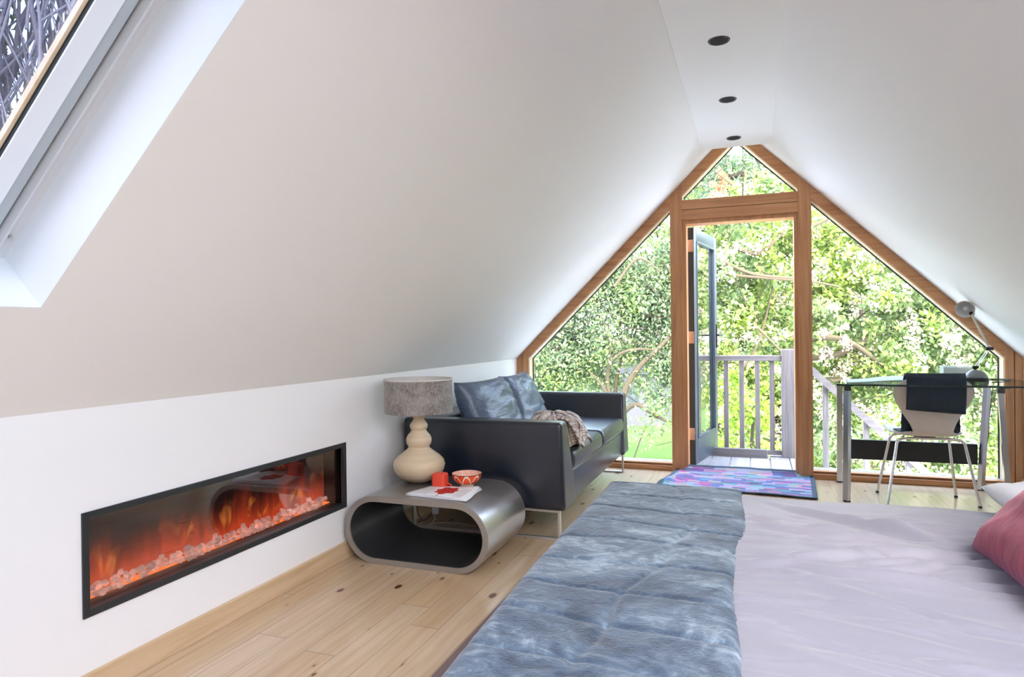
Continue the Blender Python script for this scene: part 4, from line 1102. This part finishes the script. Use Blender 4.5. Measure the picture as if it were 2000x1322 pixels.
pts = blobs([(at(1110, 640, 9.2), (.75, .5, .55)), (at(1060, 700, 9.4), (.7, .5, .5)), (at(1190, 620, 9.5), (.85, .5, .50)), (at(1260, 590, 9.5), (.8, .5, .55)), (at(1230, 510, 9.6), (.9, .5, .5)),
             (at(1290, 640, 9.4), (.5, .4, .55)), (at(1290, 740, 9.2), (.38, .3, .42)), (at(1320, 700, 9.3), (.4, .4, .5)), (at(1140, 720, 9.6), (.55, .4, .45)), (at(1090, 745, 9.6), (.6, .4, .4)),
             (at(1285, 800, 8.8), (.30, .2, .10)), (at(1255, 835, 8.7), (.33, .2, .10)), (at(1300, 830, 8.8), (.16, .2, .08)), (at(1240, 855, 8.7), (.15, .15, .06)), (at(1345, 560, 9.6), (.7, .5, .6))], 5200)
leaf_mesh('foliage', pts, .066, 'leaf_olive', T1)
leaf_mesh('young_foliage', pts[::5]+RNG.normal(size=pts[::5].shape)*.10-np.array([0, .12, 0]), .055, 'leaf_light', T1)

# centre and right: large light green shrub trees carrying cream blossom
T2 = thing('garden_tree', (.9, 9.6, -2.6), 'pale green tree thick with cream blossom behind the door and right pane', 'tree')
limbs([([(.75, 9.6, -2.6), at(1400, 890, 9.4), at(1425, 830, 9.2), at(1475, 838, 9.2), at(1520, 800, 9.2)], .09, .04),
       ([at(1500, 900, 9.4), at(1560, 720, 9.2), at(1640, 690, 9), at(1710, 650, 8.9)], .06, .03),
       ([at(1540, 690, 9), at(1590, 660, 8.8), at(1660, 668, 8.8), at(1730, 720, 8.8)], .05, .02),
       ([at(1400, 505, 8.7), at(1470, 535, 8.6), at(1560, 545, 8.6), at(1640, 560, 8.6)], .026, .012),
       ([at(1405, 535, 8.7), at(1460, 540, 8.6), at(1560, 548, 8.6)], .022, .014),
       ([at(1590, 440, 8.6), at(1620, 425, 8.6), at(1660, 395, 8.6)], .022, .012),
       ([at(1430, 480, 8.8), at(1480, 495, 8.8), at(1530, 455, 8.8)], .03, .014),
       ([at(1480, 640, 8.4), at(1505, 665, 8.4), at(1530, 690, 8.4)], .018, .01),
       ([at(1430, 735, 9), at(1465, 700, 9), at(1490, 640, 9), at(1510, 560, 9)], .022, .010)], 'limb', 'bark_pale', T2)
limbs_one(twigs((.9, 9.2, 1.5), 120, .7, (2.4, .5, 1.9), tr), 'twigs', 'bark', T2)['kind'] = 'stuff'
sp = []
for u_ in range(1360, 2080, 62):
    top_ = 400 if u_ < 1640 else 400+(u_-1640)*.45
    for v_ in range(int(top_), 960, 66):
        if v_ > 620 and u_ < 1400: continue
        y_ = 9.1+tr.uniform(-.3, .6)
        sp.append((at(u_+tr.uniform(-22, 22), v_+tr.uniform(-22, 22), y_), (tr.uniform(.27, .44), .32, tr.uniform(.22, .34))))
pts = blobs(sp, 3600)
leaf_mesh('foliage', pts, .078, 'leaf_light', T2, aspect=.55)
leaf_mesh('inner_foliage', pts[::3]+np.array([0, .4, 0]), .095, 'leaf_light', T2)
bl_ = blobs([(Vector(c_)-Vector((0, .28, -.02)), (r_[0]*.95, .14, r_[2]*.95)) for c_, r_ in sp if tr.random() < .72], 4200, .075)
leaf_mesh('blossom', bl_, .036, 'blossom', T2, aspect=.8)
# lime bush just behind the railing
T3 = thing('garden_bush', (-.02, 7.6, -2.6), 'bright lime green bush just behind the deck railing', 'bush')
limbs([([(-.05, 7.7, -2.6), (-.1, 7.7, -1.2), (-.02, 7.65, .1)], .04, .015), ([(-.08, 7.7, -1.4), (.2, 7.7, -.5), (.18, 7.6, .2)], .03, .012)], 'stem', 'bark', T3)
pts = blobs([((-.05, 7.65, .35), (.27, .25, .35)), ((-.12, 7.6, -.15), (.36, .3, .35)), ((.10, 7.65, .05), (.20, .22, .30)), ((-.2, 7.7, -.7), (.5, .3, .4)), ((.3, 7.7, -.75), (.4, .3, .35))], 4200)
leaf_mesh('foliage', pts, .062, 'leaf_lime', T3, aspect=.6)
# high conifer seen in the top light
T4 = thing('garden_tree', (1.5, 12.5, -2.6), 'tall feathery conifer with a dead orange spray in the top pane', 'tree')
limbs([([(1.9, 12.8, -2.6), (1.8, 12.8, 1), (1.5, 12.6, 4.8)], .14, .05), ([at(1560, 330, 12), at(1460, 338, 12), at(1400, 350, 12), at(1340, 352, 12)], .06, .02), ([at(1500, 350, 12), at(1470, 300, 12), at(1440, 270, 12)], .03, .01)], 'branch', 'bark', T4)
pts = blobs([(at(1390+q*22, 350+14*math.sin(q*2.3), 12+.2*math.sin(q)), (.32, .4, .26)) for q in range(9)]+[(at(1400, 318, 12.2), (.32, .3, .16)), (at(1460, 318, 12.2), (.3, .3, .14)), (at(1510, 350, 12.2), (.4, .3, .2)), (at(1440, 300, 12.4), (.3, .3, .2)), (at(1480, 385, 12.2), (.9, .4, .3)), (at(1420, 340, 12.4), (.7, .4, .35)), (at(1370, 385, 12), (.5, .3, .2)), (at(1470, 385, 12.2), (.7, .3, .2))], 1500)
leaf_mesh('foliage', pts, .13, 'needle', T4, aspect=.2)
leaf_mesh('fresh_foliage', pts[::3], .07, 'leaf_light', T4, aspect=.4)
pts = blobs([(at(1405, 350, 10.9), (.13, .06, .16)), (at(1417, 366, 10.9), (.11, .06, .10)), (at(1397, 378, 10.9), (.12, .06, .08))], 60000, .05)
leaf_mesh('dead_spray', pts, .10, 'dead', T4, aspect=.16, droop=1.2)
# backdrop trees round the lawn: broad crowns
def far_tree(x, y, r, top, lab, mat, dens=210, size=.17):
    t = thing('garden_tree', (x, y, -2.6), lab, 'tree')
    MB().tube([(x, y, -2.6), (x+.1, y, top*.2), (x, y, top*.6)], [.22, .16, .08], 8).build('trunk', 'bark', t)
    zb = 1.6 if x < -1 else -.8
    sp_ = [((x+math.cos(a)*r*.45, y+math.sin(a)*r*.3, lerp(zb, top-.9, tr.random())), (r*.55, r*.45, 1.3 if zb < 0 else .9)) for a in [k*.7 for k in range(10)]]
    leaf_mesh('foliage', blobs(sp_, dens), size, mat, t)
far_tree(-6.2, 14.5, 2.6, 4.6, 'broad green tree beyond the left edge of the glazing', 'leaf_olive')
far_tree(-1.58, 15.5, 2.3, 5.2, 'leafy tree standing behind the olive green tree on the left', 'leaf_light')
far_tree(1.6, 14.5, 2.4, 4.3, 'tall leafy tree far behind the open door', 'leaf_light')
far_tree(5.2, 14.0, 2.7, 4.6, 'leafy tree at the back right behind the blossom tree', 'leaf_light')
far_tree(8.8, 13.0, 2.6, 3.4, 'leafy tree at the far right edge of the garden', 'leaf_olive')
# hedge and shed at the end of the lawn
HG = thing('hedge', (-5, 34, -2.6), 'low green hedge at the end of the lawn', 'hedge')
MB().box((-16, 33.6, -2.6), (12, 34.4, -.6), .3).build('core', simple('hedge_core', (.06, .10, .03), .9), HG)
leaf_mesh('foliage', np.column_stack([RNG.uniform(-16, 12, 26000), RNG.uniform(33.1, 34.6, 26000), RNG.uniform(-2.6, .6, 26000)]), .22, 'leaf_light', HG)
SH = thing('garden_shed', (-4.2, 27.5, -2.6), 'white garden shed at the end of the lawn beside the sofa arm', 'shed')
MT['shed'] = simple('white_boards', (.075, .075, .082), .8, Specular_IOR_Level=0.); MT['shed_glass'] = simple('grey_shed_window', (.02, .028, .035), .5)
MB().box((-5.9, 26.4, -2.6), (-3.35, 28.6, -.55)).build('walls', 'shed', SH, smooth=False)
MB().prism([(-6.05, -.55), (-3.2, -.55), (-3.6, .25), (-5.6, .25)], 26.2, 28.8).build('roof', simple('pale_shed_roof', (.05, .05, .062), .8, Specular_IOR_Level=0.), SH, smooth=False)
for x_ in (-5.5, -4.75, -4.05): MB().box((x_, 26.38, -1.75), (x_+.45, 26.42, -.85)).build('window', 'shed_glass', SH, smooth=False)
# bare twiggy tree above the left skylight
T5 = thing('bare_tree', (-4.6, 2.6, -2.6), 'bare twiggy tree seen through the skylight', 'tree')
limbs([([(-4.6, 2.6, -2.6), (-4.5, 2.5, 1.2), (-4.2, 2.2, 4.5)], .12, .05)], 'trunk', 'bark', T5)
tw = []
for _ in range(2400):
    s_ = Vector((-4.4+tr.uniform(-1.2, 1.0), tr.uniform(.2, 4.4), tr.uniform(.6, 5.4)))
    e_ = s_+Vector((tr.uniform(-.25, .35), tr.uniform(-.5, .5), tr.uniform(.5, 1.5)))
    tw.append(([s_, (s_+e_)/2+Vector((.05, .07, 0)), e_], .012*tr.uniform(.5, 1.6), .003))
limbs_one(tw, 'twigs', simple('silver_grey_bark', (.20, .195, .215), .8), T5)['kind'] = 'stuff'
leaf_mesh('foliage', blobs([((-4.6, 1.2, 3.8), (.9, .7, .6)), ((-5.6, 2.0, 3.6), (.8, 1.8, 1.8))], 900), .07, 'leaf_light', T5)
